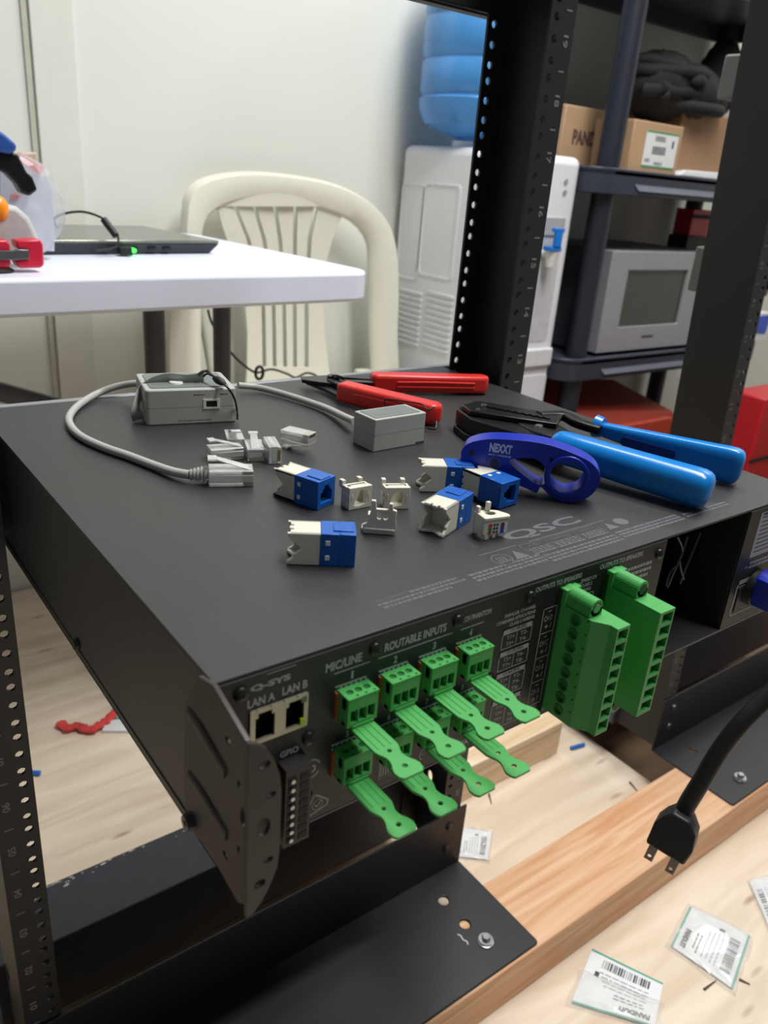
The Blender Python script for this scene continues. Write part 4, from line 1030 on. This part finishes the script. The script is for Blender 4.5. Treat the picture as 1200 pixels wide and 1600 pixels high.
g = G(); c_ = ony(6, 415, YT); g.lathe([(20, TT+.2), (20, TT+2.5), (16, TT+5), (.1, TT+5)], 24, (c_.x-10, YT, 0)); build(g, 'foot_pad', rubber, t, smooth_=True)
g = G(); c_ = ony(-2, 327, 500); g.M = Matrix.Translation(c_); g.blob((0, 0, 0), (11, 11, 15), 12)
g.cyl((0, 0, -13), (0, 0, TT-c_.z), 6, n=12)
tag(build(g, 'orange_knob', mat('orange_plastic', (248, 150, 30), .3), smooth_=True), 'orange rounded knob cut off by the left edge above the red jaws', 'knob')

# ================================================================== PLASTIC CHAIR
t = thing('plastic_chair', 'cream plastic garden chair with a slatted back, behind the table corner', 'chair', (570, 800, FL))
YC = 1040
def A(x, y): p = ony(x, y, YC); return (p.x, p.z)
outer = [(258, 700), (248, 600), (248, 500), (262, 430), (278, 370), (282, 330), (287, 300), (303, 284), (330, 274), (365, 269), (400, 268), (432, 270), (470, 275), (510, 283), (545, 297), (573, 317), (592, 340), (602, 370), (606, 410), (606, 460), (604, 520), (606, 580), (606, 640)]
inner = [(570, 640), (570, 580), (567, 520), (567, 460), (566, 420), (565, 380), (555, 358), (538, 342), (510, 330), (470, 317), (430, 311), (395, 311), (360, 317), (335, 328), (318, 345), (312, 375), (313, 420), (312, 500), (314, 600), (322, 700)]
o3 = [(A(x, y)[0], A(x, y)[1]) for x, y in outer]; i3 = [(A(x, y)[0], A(x, y)[1]) for x, y in inner]
g = G()
so = smooth([(a, b, 0) for a, b in o3], 3); si = smooth([(a, b, 0) for a, b in reversed(i3)], 3)
n = 60
def resample(P_, n):
    L = [0]
    for a, b in zip(P_, P_[1:]): L.append(L[-1]+(b-a).length)
    out = []; j = 0
    for i in range(n):
        s_ = L[-1]*i/(n-1)
        while j < len(L)-2 and L[j+1] < s_: j += 1
        out.append(P_[j].lerp(P_[j+1], (s_-L[j])/max(1e-6, L[j+1]-L[j])))
    return out
so = resample(so, n); si = resample(si, n)
def bend(x): return 0.00045*(x-550)**2*-1
rings = []
for a, b in zip(so, si):
    mid = (a+b)/2
    ring_ = []
    for q, dy in ((a, 10), (a.lerp(b, .12), -8), (a.lerp(b, .5), -13), (a.lerp(b, .9), -6), (b, 4), (b, 8), (a.lerp(b, .5), 2), (a, 14)):
        ring_.append(g.v((q.x, YC+dy+bend(q.x), q.y)))
    rings.append(ring_)
for r0, r1 in zip(rings, rings[1:]):
    for j in range(8): g.f([r0[j], r0[(j+1) % 8], r1[(j+1) % 8], r1[j]])
g.f(rings[0]); g.f(rings[-1][::-1])
build(g, 'back_frame', cream, t, smooth_=True)
g = G()
KX = {0: ((290, 334), (322, 338), (352, 346), (385, 358), (430, 374), (480, 385), (540, 388), (600, 386), (680, 374)),
      1: ((290, 360), (322, 367), (372, 388), (470, 412), (573, 414), (680, 412)), 2: ((290, 393), (322, 398), (372, 413), (470, 428), (573, 430), (680, 430)),
      3: ((290, 428), (322, 430), (372, 438), (470, 444), (573, 446), (680, 446)), 4: ((290, 463), (322, 462), (372, 461), (470, 460), (573, 461), (680, 461)),
      5: ((290, 498), (322, 493), (372, 483), (470, 478), (573, 478), (680, 480)),
      6: ((290, 540), (333, 532), (360, 520), (405, 508), (440, 503), (480, 502), (540, 506), (600, 514), (680, 524))}
def kx(c, y):
    K = KX[c]
    for (ya, xa), (yb, xb) in zip(K, K[1:]):
        if y <= yb: return xa+(xb-xa)*(y-ya)/(yb-ya)
    return K[-1][1]
def slab(c0, o0, c1, o1, ys):
    rs = []
    for y in ys:
        (xa, za_), (xb, zb_) = A(kx(c0, y)+o0, y), A(kx(c1, y)+o1, y)
        rs.append([g.v((xa, YC+2+bend(xa), za_)), g.v((xb, YC+2+bend(xb), zb_)), g.v((xb, YC+9+bend(xb), zb_)), g.v((xa, YC+9+bend(xa), za_))])
    for r0, r1 in zip(rs, rs[1:]):
        for k in range(4): g.f([r0[k], r0[(k+1) % 4], r1[(k+1) % 4], r1[k]])
    g.f(rs[0]); g.f(rs[-1])
slab(0, 0, 6, 0, [296, 322]); slab(0, 0, 6, 0, [573, 610, 670])
for k in range(6): slab(k, 3.0 if k else 0, k+1, -3.0 if k < 5 else 0, [322, 335, 352, 372, 400, 430, 470, 520, 573])
build(g, 'slatted_back', cream, t)
g = G(); g.plate([(380, YC+5), (850, YC+5), (870, 640), (360, 640)], [], 270, 285); build(g, 'seat', cream, t, bevel=6)
for x, y in ((385, 1020), (825, 1020), (385, 670), (845, 670)):
    g = G(); s_ = 1 if x > 500 else -1; g.hull8([(x-22, y-18, FL), (x+22, y-18, FL), (x+22, y+18, FL), (x-22, y+18, FL)], [(x-28-6*s_, y-20, 300), (x+28-6*s_, y-20, 300), (x+28-6*s_, y+20, 300), (x-28-6*s_, y+20, 300)]); build(g, 'leg', cream, t, bevel=4)
# floor stand pole and cable in front of the wall
g = G(); a_, b_ = ony(312, 470, 1060), ony(334, 600, 1060); d_ = b_-a_; g.cyl(a_-d_*.7, a_+d_*4.2 if False else b_+d_*2.1, 9, n=14)
tag(build(g, 'leaning_pole', mat('pale_pole', (190, 190, 176), .4), smooth_=True), 'thin pale pole leaning against the wall behind the table leg', 'pole')
g = G(); g.tube([ony(x, y, 780) for x, y in ((325, 484), (330, 502), (345, 530), (362, 552), (378, 568), (400, 582), (424, 577), (448, 584), (462, 590), (478, 583), (492, 586), (500, 594))], 2.2, 8)
g.tube([ony(404, 582, 780)+Vector((8*math.cos(a), -3, 12*math.sin(a))) for a in [i*PI/4 for i in range(8)]], 3, 8, 3, up=(0, 1, 0), closed=True)
tag(build(g, 'hanging_cable', rubber, smooth_=True), 'thin dark cable hanging in front of the chair slats', 'cable')

# ================================================================== WATER DISPENSER
DX0, DX1, DY0, DY1, DT = 925, 1205, 780, 1090, 808
t = thing('water_dispenser', 'white water dispenser against the back wall, vents on its side', 'water dispenser', ((DX0+DX1)/2, (DY0+DY1)/2, FL))
g = G(); g.plate(rrect(DX0, DX1, DY0, DY1, 22, 5), [], FL+8, DT)
build(g, 'cabinet', mat('dispenser_white', (226, 228, 234), .35, noise=.01), t, bevel=18, seg=4)
g = G()
for (x, y), (x2, y2) in (((625, 452), (653, 540)), ((668, 456), (700, 552))):
    a_, b_ = onx(x, y, DX0), onx(x2, y2, DX0)
    for k in range(10):
        z = a_.z+(b_.z-a_.z)*k/9.0
        g.plate(rrect(min(a_.y, b_.y), max(a_.y, b_.y), z-4, z+4, 3.5, 3), [], DX0-3.5, DX0+1, 'x')
build(g, 'side_vents', mat('vent_white', (212, 214, 218), .4), t, bevel=1.5)
g = G()
for (x, y), (x2, y2) in (((630, 284), (652, 440)), ((664, 284), (706, 440))):
    a_, b_ = onx(x, y, DX0), onx(x2, y2, DX0)
    o_ = rrect(min(a_.y, b_.y), max(a_.y, b_.y), b_.z, a_.z, 12, 4); cy = (a_.y+b_.y)/2; cz = (a_.z+b_.z)/2
    g.plate(o_, [[(cy+(p[0]-cy)*.86, cz+(p[1]-cz)*.95) for p in o_]], DX0-2, DX0+.5, 'x')
build(g, 'side_panel_ridge', MC['dispenser_white'], t, bevel=.8)
g = G(); g.plate(rrect(DX0+60, DX1-34, 400, 680, 14, 4), [], DY0-1.2, DY0+.5, 'y'); build(g, 'tap_recess', mat('recess_shade_grey', (196, 198, 202), .45), t)  # flat plate, the recess's shade is put into its grey
g = G(); g.plate(rrect(DX0+60, DX1-34, 640, 682, 8, 3), [], DY0-5, DY0+.5, 'y'); build(g, 'tap_hood', mat('hood_grey', (170, 172, 176), .4), t, bevel=4)
for c_, nm in (((863, 388), 'cold'),):
    p_ = ony(c_[0], c_[1], DY0-26)
    g = G(); g.cyl((p_.x, DY0-26, p_.z-40), (p_.x, DY0-26, p_.z-6), 9, 13, 16); g.cyl((p_.x, DY0, p_.z-14), (p_.x, DY0-26, p_.z-14), 8, n=12)
    tpp = build(g, 'tap', white, t, smooth_=True)
    g = G(); g.box(p_.x-16, p_.x+16, DY0-40, DY0-12, p_.z-6, p_.z+4); g.box(p_.x-11, p_.x+11, DY0-42, DY0-34, p_.z+4, p_.z+36); g.box(p_.x-16, p_.x+16, DY0-42, DY0-30, p_.z+36, p_.z+44)
    build(g, 'tap_lever', mat('tap_blue' if nm == 'cold' else 'tap_red', (10, 116, 210) if nm == 'cold' else (200, 40, 40), .35), tpp, bevel=1.5)
g = G()
for x, y in ((884, 284), (882, 301)): p_ = ony(x, y, DY0); g.cyl((p_.x, DY0-2, p_.z), (p_.x, DY0+.5, p_.z), 6, n=16)
build(g, 'indicator_light', mat('indicator_grey', (150, 150, 156), .3), t, smooth_=True)
g = G(); g.plate(rrect(DX0+30, DX1-12, 338, 384, 6, 3), [], DY0-9, DY0+.5, 'y'); build(g, 'drip_tray', mat('tray_white', (216, 218, 222), .4), t, bevel=5)
g = G(); g.plate(rrect(DX0+14, DX1-14, FL+40, 318, 8, 3), [], DY0-2.5, DY0+.5, 'y'); build(g, 'lower_door', MC['dispenser_white'], t, bevel=1.5)
# bottle
g = G(); bx, by = 1010, 935
g.lathe([(28, DT-4), (30, DT+12), (70, DT+26), (118, DT+42), (132, DT+70), (134, DT+92), (129, DT+98), (134, DT+106), (134, DT+160), (129, DT+167), (134, DT+176), (135, DT+238), (128, DT+248), (134, DT+258), (134, DT+330), (120, DT+360), (60, DT+368), (.5, DT+368)], 48, (bx, by, 0))
tag(build(g, 'water_bottle', mat('blue_bottle_plastic', (86, 160, 226), .25, trans=.35, noise=.12, nscale=8), smooth_=True), 'large blue water bottle standing upside down on the white dispenser', 'bottle')
g = G(); g.plate(circ(bx, by, 52, 28), [circ(bx, by, 31.5, 28)], DT-1, DT+13, 'z'); build(g, 'bottle_collar', MC['dispenser_white'], t, smooth_=True)

# ================================================================== SHELVING UNIT
SX0, SX1, SY0, SY1 = 1212, 2120, 740, 1100
t = thing('shelving_unit', 'slate grey plastic shelving unit right of the water dispenser', 'shelf', ((SX0+SX1)/2, 920, FL))
for zl in (300, 738, 1178, -130):
    g = G(); g.plate(rrect(SX0, SX1, SY0, SY1, 60, 6), [], zl+40, zl+52)
    o_ = rrect(SX0, SX1, SY0, SY1, 60, 6); i_ = rrect(SX0+12, SX1-12, SY0+12, SY1-12, 50, 6)
    g.plate(o_, [i_], zl, zl+56)
    sh = build(g, 'shelf_tier', shelfm, t, bevel=2)
    g = G(); g.hull8([(SX0+150, SY0-.5, zl+14), (SX1-150, SY0-.5, zl+14), (SX1-140, SY0+6, zl+46), (SX0+140, SY0+6, zl+46)], [(SX0+150, SY0-5, zl+12), (SX1-150, SY0-5, zl+12), (SX1-140, SY0-1, zl+22), (SX0+140, SY0-1, zl+22)])
    build(g, 'lip_ledge', mat('shelf_ledge', (104, 108, 122), .45), sh)
for x, y in ((SX0+78, SY0+40), (SX1-60, SY0+40), (SX0+60, SY1-40), (SX1-30, SY1-40)):
    g = G(); g.cyl((x, y, FL), (x, y, 1600), 27, n=20); build(g, 'column', mat('column_slate', (34, 37, 48), .45), t, smooth_=True)
ST = 738+52
def carton(x0, x1, y0, y1, z0, z1, label, m_=card, rz=0):
    t = thing('cardboard_box', label, 'box', ((x0+x1)/2, (y0+y1)/2, z0), rz)
    g = G(); a, b, h = (x1-x0)/2, (y1-y0)/2, z1-z0; g.box(-a, a, -b, b, 0, h); build(g, 'carton', m_, t, world=False, bevel=2.5)
    g = G(); g.box(-a-.3, a+.3, -9, 9, h-.2, h+.4); build(g, 'tape', mat('packing_tape', (190, 168, 136), .3), t, world=False)
    return t, a, b, h
c1, a, b, h = carton(1330, 1520, 756, 870, ST, 900, 'small cardboard box with a white and green label, at the shelf front')
g = G(); g.box(-45, 80, -b-.6, -b, 14, 92); g.m = 1; g.box(-45, 80, -b-.9, -b-.5, 14, 18); g.box(-45, 80, -b-.9, -b-.5, 88, 92); g.m = 2
g.micro((-10, -b-.9, 82), XX, ZZ, 40, 3, 4, 2.5); g.micro((-15, -b-.9, 60), XX, ZZ, 52, 4, 4.5, 3.5); g.box(58, 66, -b-.9, -b-.5, 60, 76); g.micro((-38, -b-.9, 32), XX, ZZ, 20, 2, 4, 2.5)
g.text('PANDUIT', (0, -b-.95, 20), XX, ZZ, 34, 7, .03)
build(g, 'shipping_label', [papr, mat('label_green_band', (70, 150, 100), .5), mat('label_print', (90, 96, 100), .6)], c1, world=False)
c2, a, b, h = carton(1232, 1550, 882, 1030, ST, 922, 'long cardboard box printed PANDUIT behind the shelf column, left of the labelled box', rz=0)
g = G(); g.text('PANDUIT', (ony(892, 230, 882).x-1391, -b-.6, 50), XX, ZZ, 132, 33, .05); build(g, 'printed_name', mat('brown_print', (92, 70, 66), .7), c2, world=False)
c3, a, b, h = carton(1565, 1960, 800, 1040, ST+4.5, 945, 'large cardboard box behind the small labelled box', mat('brown_cardboard', (156, 122, 92), .75, noise=.05, nscale=25))
g = G(); random.seed(5)
for q in range(9): g.tube([(1520+random.uniform(-40, 140)+75*math.cos(a+q), 850+random.uniform(-40, 40)+60*math.sin(a+q), 948+q*9+random.uniform(0, 18)) for a in [i*PI/5 for i in range(10)]], 15, 10, 4, closed=True)
g.blob((1520, 850, 990), (110, 75, 78), 12, .05); g.blob((1610, 840, 985), (110, 75, 68), 12, .06); g.blob((1700, 850, 980), (85, 60, 60), 11, .06); g.blob((1810, 880, 1040), (70, 50, 96), 11, .06)
tag(build(g, 'black_jacket', mat('black_cloth', (20, 21, 26), .8, noise=.2), smooth_=True), 'heap of rumpled black cloth on top of the cardboard boxes', 'jacket')
g = G(); g.hull8([(1540, 755, ST+4.5), (1900, 755, ST+4.5), (1900, 797, ST+4.5), (1540, 797, ST+4.5)], [(1560, 756, ST+18), (1890, 758, ST+24), (1880, 797, ST+20), (1560, 797, ST+14)])
tag(build(g, 'paper_sheet', papr, bevel=2), 'white folded paper on the front of the shelf right of the labelled box', 'paper')
# microwave
MZ = 300+53
t = thing('microwave', 'grey microwave oven with a dark window on the lower shelf', 'microwave', (1580, 900, MZ))
g = G(); g.box(1338, 1820, 800, 1085, MZ+4, 612); build(g, 'body', mat('microwave_side_grey', (92, 96, 104), .4, .3), t, bevel=4)
g = G(); g.plate([(1348, MZ+8), (1812, MZ+8), (1812, 612), (1348, 612)], [[(1422, 424), (1680, 424), (1680, 566), (1422, 566)]], 765, 800, 'y')
dr_ = build(g, 'door', mat('microwave_silver', (158, 162, 168), .35, .3), t, bevel=2)
g = G(); g.box(1420, 1682, 772, 776, 420, 570); build(g, 'window', mat('dark_window', (60, 62, 58), .12, spec=.8), dr_)
g = G(); g.text('Panasonic', (1520, 764.4, 392), XX, ZZ, 60, 9, .02) if False else g.box(1528, 1578, 764.3, 764.9, 392, 398); build(g, 'badge', mat('badge_dark', (60, 62, 66), .5), dr_)
g = G(); g.box(2040, 2100, 905, 990, 300+56, 735) if False else g.box(1940, 2050, 960, 1030, 352.5, 640)
tag(build(g, 'storage_box', mat('dark_box', (34, 34, 38), .6), bevel=3), 'dark box behind the microwave', 'box')
g = G(); g.box(1950, 2045, 965, 1025, 640, 716); g.m = 1; g.box(1946, 2049, 962, 966, 690, 702)
tag(build(g, 'red_box', [mat('bright_red_box', (190, 24, 44), .4), darkin], bevel=3), 'small bright red box with a dark band, seen above the microwave', 'box')
# orange-red crate under the lower shelf
t = thing('storage_tote', 'rust-red plastic tote under the lower shelf', 'tote', (1500, 860, FL))
q = [ony(x, y, 775) for x, y in ((885, 628), (1052, 655))]
g = G(); zt = 215
g.hull8([(1318, 780, -77), (1780, 780, -77), (1780, 1030, -77), (1318, 1030, -77)], [(1312, 775, zt-60), (1812, 775, zt-92), (1812, 1032, zt-62), (1312, 1032, zt-20)])
g.hull8([(1312, 775, zt-60), (1812, 775, zt-92), (1812, 1032, zt-62), (1312, 1032, zt-20)], [(1318, 795, zt-10), (1800, 795, zt-62), (1800, 1025, zt-20), (1318, 1025, zt+38)])
build(g, 'tub', mat('rust_red_plastic', (172, 62, 44), .5), t, bevel=5)
g = G(); p_ = ony(960, 645, 780); g.plate(rrect(p_.x-20, 1760, 40, 150, 20, 4), [], 760, 779, 'y'); build(g, 'front_panel', mat('rust_red_light', (186, 70, 50), .5), t, bevel=5)

# ================================================================== THINGS AT THE RIGHT EDGE
t = thing('tool_chest', 'bright red chest standing on the floor at the right edge', 'chest', (1500, 480, FL))
p_ = ony(1178, 690, 420)
g = G(); g.box(p_.x+6, p_.x+420, 420, 520, FL, 306); build(g, 'body', mat('chest_red', (178, 16, 30), .4), t, bevel=5)
pz = ony(1190, 716, 420).z
g = G(); g.box(p_.x+5, p_.x+421, 417, 421, pz-4, pz+4); build(g, 'drawer_gap', darkin, t)
p2_ = ony(1150, 700, 620)
t = thing('storage_box', 'dark grey box on the floor between the rack post and the red chest', 'box', (p2_.x+60, 680, FL))
zt = ony(1160, 664, 620).z
g = G(); g.box(p2_.x-40, p2_.x+78, 620, 700, FL, zt); build(g, 'body', mat('box_dark_grey', (70, 70, 72), .6), t, bevel=3)
g = G(); g.box(p2_.x-42, p2_.x+80, 616, 704, zt-6, zt+2); build(g, 'lid', mat('box_dark_grey_lid', (58, 58, 62), .6), t, bevel=2)
random.seed(9)
g = G(); pw = ony(1160, 640, 640); g.hull8([(pw.x-35, 635, zt+2), (pw.x+55, 632, zt+2), (pw.x+55, 690, zt+2), (pw.x-35, 690, zt+2)], [(pw.x-20, 640, zt+62), (pw.x+60, 640, zt+76), (pw.x+50, 684, zt+70), (pw.x-24, 682, zt+56)])
tag(build(g, 'paper_bag', mat('crumpled_white_paper', (196, 188, 192), .7, noise=.12), bevel=5), 'crumpled white paper bag on the dark grey box beside the rack post', 'bag')
pb = ony(1180, 495, 760)
g = G(); g.box(pb.x-10, pb.x+120, 770, 860, 352, 436); g.m = 1; g.hull8([(pb.x+20, 769, 380), (pb.x+100, 769, 372), (pb.x+110, 769, 430), (pb.x+40, 769, 428)], [(pb.x+20, 768, 380), (pb.x+100, 768, 372), (pb.x+110, 768, 430), (pb.x+40, 768, 428)])
tag(build(g, 'food_packet', [papr, mat('packet_blue', (50, 90, 200), .4)], bevel=2), 'white and blue packet on the lower shelf at the right edge', 'packet')
for px0, px1, y0, y1, lb in ((1085, 1104, 384, 452, 'grey bracket behind the leaning post, level with the microwave top'), (1130, 1156, 84, 168, 'grey bracket behind the leaning post, near the top of the picture')):
    a_, b_ = ony(px0, y0, 150), ony(px1+22, y1, 150)
    g = G(); g.box(a_.x+4, b_.x+8, 80, 150, min(a_.z, b_.z), max(a_.z, b_.z))
    tag(build(g, 'grey_bracket', mat('bracket_grey', (104, 106, 104), .5), bevel=3), lb, 'bracket', 'grey brackets on the leaning post')

# ================================================================== SMALL THINGS ON THE PLYWOOD
def label_bag(label, corners, band=True, seed=1, txt_flip=False, extra=None):
    """corners: 4 pixel corners of the printed sheet (TL, TR, BR, BL) lying on the plywood"""
    random.seed(seed)
    P4 = [onz(x, y, FL+1.5) for x, y in corners]
    c = sum(P4, Vector())/4
    t = thing('label_bag', label, 'bag', (c.x, c.y, FL), group='small label bags')
    def S(a, b, z=2.2):
        top = P4[0].lerp(P4[1], a); bot = P4[3].lerp(P4[2], a); p = top.lerp(bot, b); p.z = FL+z+1.2*math.sin(a*5+seed)*math.sin(b*4)
        return p
    g = G(); N = 6
    grid = [[g.v(S(i/N, j/N)) for i in range(N+1)] for j in range(N+1)]
    low = [[g.v(S(i/N, j/N)-ZZ*.5) for i in range(N+1)] for j in range(N+1)]
    for j in range(N):
        for i in range(N): g.f([grid[j][i], grid[j][i+1], grid[j+1][i+1], grid[j+1][i]]); g.f([low[j][i], low[j+1][i], low[j+1][i+1], low[j][i+1]])
    build(g, 'printed_sheet', papr, t)
    g = G()
    def Q(a0, a1, b0, b1, m_):
        g.m = m_; g.f([g.v(S(a, b, 2.5)) for a, b in ((a0, b0), (a1, b0), (a1, b1), (a0, b1))])
    if band:
        for k in range(6): Q(k/6, (k+1)/6, 0, .035, 0); Q(k/6, (k+1)/6, .965, 1, 0)
    x = .2
    while x < .85:
        w_ = random.choice((.008, .016, .026)); Q(x, x+w_, .1, .26, 1); x += w_+random.choice((.008, .014, .022))
    for r_ in range(4):
        x = .2+.03*r_
        while x < .82: w_ = random.uniform(.03, .1); Q(x, min(x+w_, .85), .34+r_*.07, .36+r_*.07, 2); x += w_+.02
    for r_ in range(2):
        x = .45
        while x < .8: w_ = random.uniform(.03, .08); Q(x, min(x+w_, .85), .64+r_*.06, .66+r_*.06, 1); x += w_+.02
    Q(.14, .2, .36, .45, 1)
    ex = (S(.9, .88)-S(.5, .88)); ey = (S(.5, .78)-S(.5, .88))
    if txt_flip: g.m = 1; g.text('PANDUIT', S(.93, .8, 3.2), -ex.normalized(), -ey.normalized(), ex.length, ey.length*.9, .05)
    else: g.m = 1; g.text('PANDUIT', S(.5, .9, 3.2), ex.normalized(), ey.normalized(), ex.length, ey.length*.9, .05)
    build(g, 'print', [mat('teal_band', (60, 160, 136), .5), mat('label_black_print', (60, 62, 66), .6), mat('label_grey_print', (150, 152, 156), .6)], t)
    # clear film around the sheet
    g = G(); n = 24; ctr = S(.5, .5, 1.4)
    loopo = []
    for i in range(n):
        a = 2*PI*i/n; ca, sa = math.cos(a), math.sin(a); m_ = max(abs(ca), abs(sa)); r_ = .56+random.uniform(-.02, .03)
        aa, bb = .5+ca/m_*r_, .5+sa/m_*r_
        if extra: bb += extra*max(0, -sa/m_)
        loopo.append((aa, bb))
    inn = [[.5+(a-.5)*k, .5+(b-.5)*k] for k in (1,) for a, b in loopo]
    rings = []
    for k, z in ((1.0, .8), (.95, 4.0), (.88, 6.5), (.8, 4.5), (.7, 6.5), (.55, 4.5)):
        rings.append([g.v(S(.5+(a-.5)*k, .5+(b-.5)*k, z+random.uniform(-1.5, 1.5))) for a, b in loopo])
    for r0, r1 in zip(rings, rings[1:]):
        for i in range(n): g.f([r0[i], r0[(i+1) % n], r1[(i+1) % n], r1[i]])
    g.f(rings[-1])
    build(g, 'clear_film', MC['bag_film'] if 'bag_film' in MC else mat('bag_film', (250, 250, 250), .12, alpha=.26, spec=1.0, noise=.01), t)
    return t
label_bag('bag with a white barcode sheet and teal bands, in the foreground at the bottom edge', [(925, 1483), (1036, 1537), (1022, 1606), (893, 1567)], seed=1, txt_flip=True, extra=.55)
label_bag('crinkled clear bag with a pale sheet, right of the foreground barcode bag', [(1172, 1463), (1145, 1546), (1048, 1478), (1078, 1416)], seed=2)
label_bag('clear bag with a white sheet cut off by the right edge', [(1215, 1480), (1170, 1378), (1222, 1365), (1262, 1470)], seed=3, band=False)
label_bag('clear bag with a white sheet beside the end of the near base angle', [(768, 1300), (762, 1344), (708, 1338), (713, 1292)], seed=4, band=False)
g = G(); random.seed(12); pp = [onz(x, y, FL+6) for x, y in ((94, 1128), (105, 1137), (122, 1134), (140, 1140), (156, 1132), (168, 1124), (180, 1112))]
g.sweep(smooth(pp, 4), [(a*(1+.2*math.sin(i)), b) for i, (a, b) in enumerate(circ(0, 0, 9, 10, 4))], scale=[.7+.5*abs(math.sin(i*1.1)) for i in range(len(smooth(pp, 4)))])
tag(build(g, 'red_wrapper', mat('red_film', (206, 62, 62), .35, noise=.3, nscale=40), smooth_=True), 'crumpled red wrapper on the plywood, seen below the amplifier side', 'wrapper')
g = G(); c4 = [onz(x, y, FL+2) for x, y in ((164, 1122), (205, 1118), (210, 1144), (160, 1144))]
g.hull8([p-ZZ*1.5 for p in c4], [p+ZZ*3 for p in c4]); g.m = 1
c5 = [onz(x, y, FL+5.2) for x, y in ((164, 1122), (205, 1118), (205, 1122), (164, 1126))]; g.f([g.v(p) for p in c5])
tag(build(g, 'label_packet', [papr, MC['teal_band']]), 'small white packet with a teal band beside the red wrapper', 'packet')
g = G(); g.cyl(onz(892, 1169, FL+4), onz(913, 1163, FL+4), 3.2, n=10); tag(build(g, 'wire_offcut', mat('blue_wire', (30, 110, 200), .4), smooth_=True), 'short blue wire offcut on the plywood near the speaker plugs', 'wire offcut')
g = G(); g.cyl(onz(40, 1207, FL+4), onz(63, 1208, FL+4), 4, n=10); tag(build(g, 'wire_offcut', MC['blue_wire'], smooth_=True), 'short blue wire offcut beside the left rack post', 'wire offcut')
dbr = mat('dark_splinter', (90, 76, 62), .7)
for pts, lb in ((((984, 1222), (996, 1236)), 'dark wood splinter behind the orange plank'), (((1100, 1546), (1120, 1531)), 'dark nail beside the crinkled clear bag'), (((764, 1240), (768, 1256)), 'thin dark sliver on the plywood near the green pull tabs'), (((1155, 1530), (1172, 1538)), 'dark splinter right of the crinkled clear bag')):
    g = G(); a_, b_ = [onz(x, y, FL+1.2) for x, y in pts]; g.cyl(a_, b_, 1.6, .6, 8); tag(build(g, 'splinter', dbr), lb, 'splinter')

bpy.context.view_layer.update()
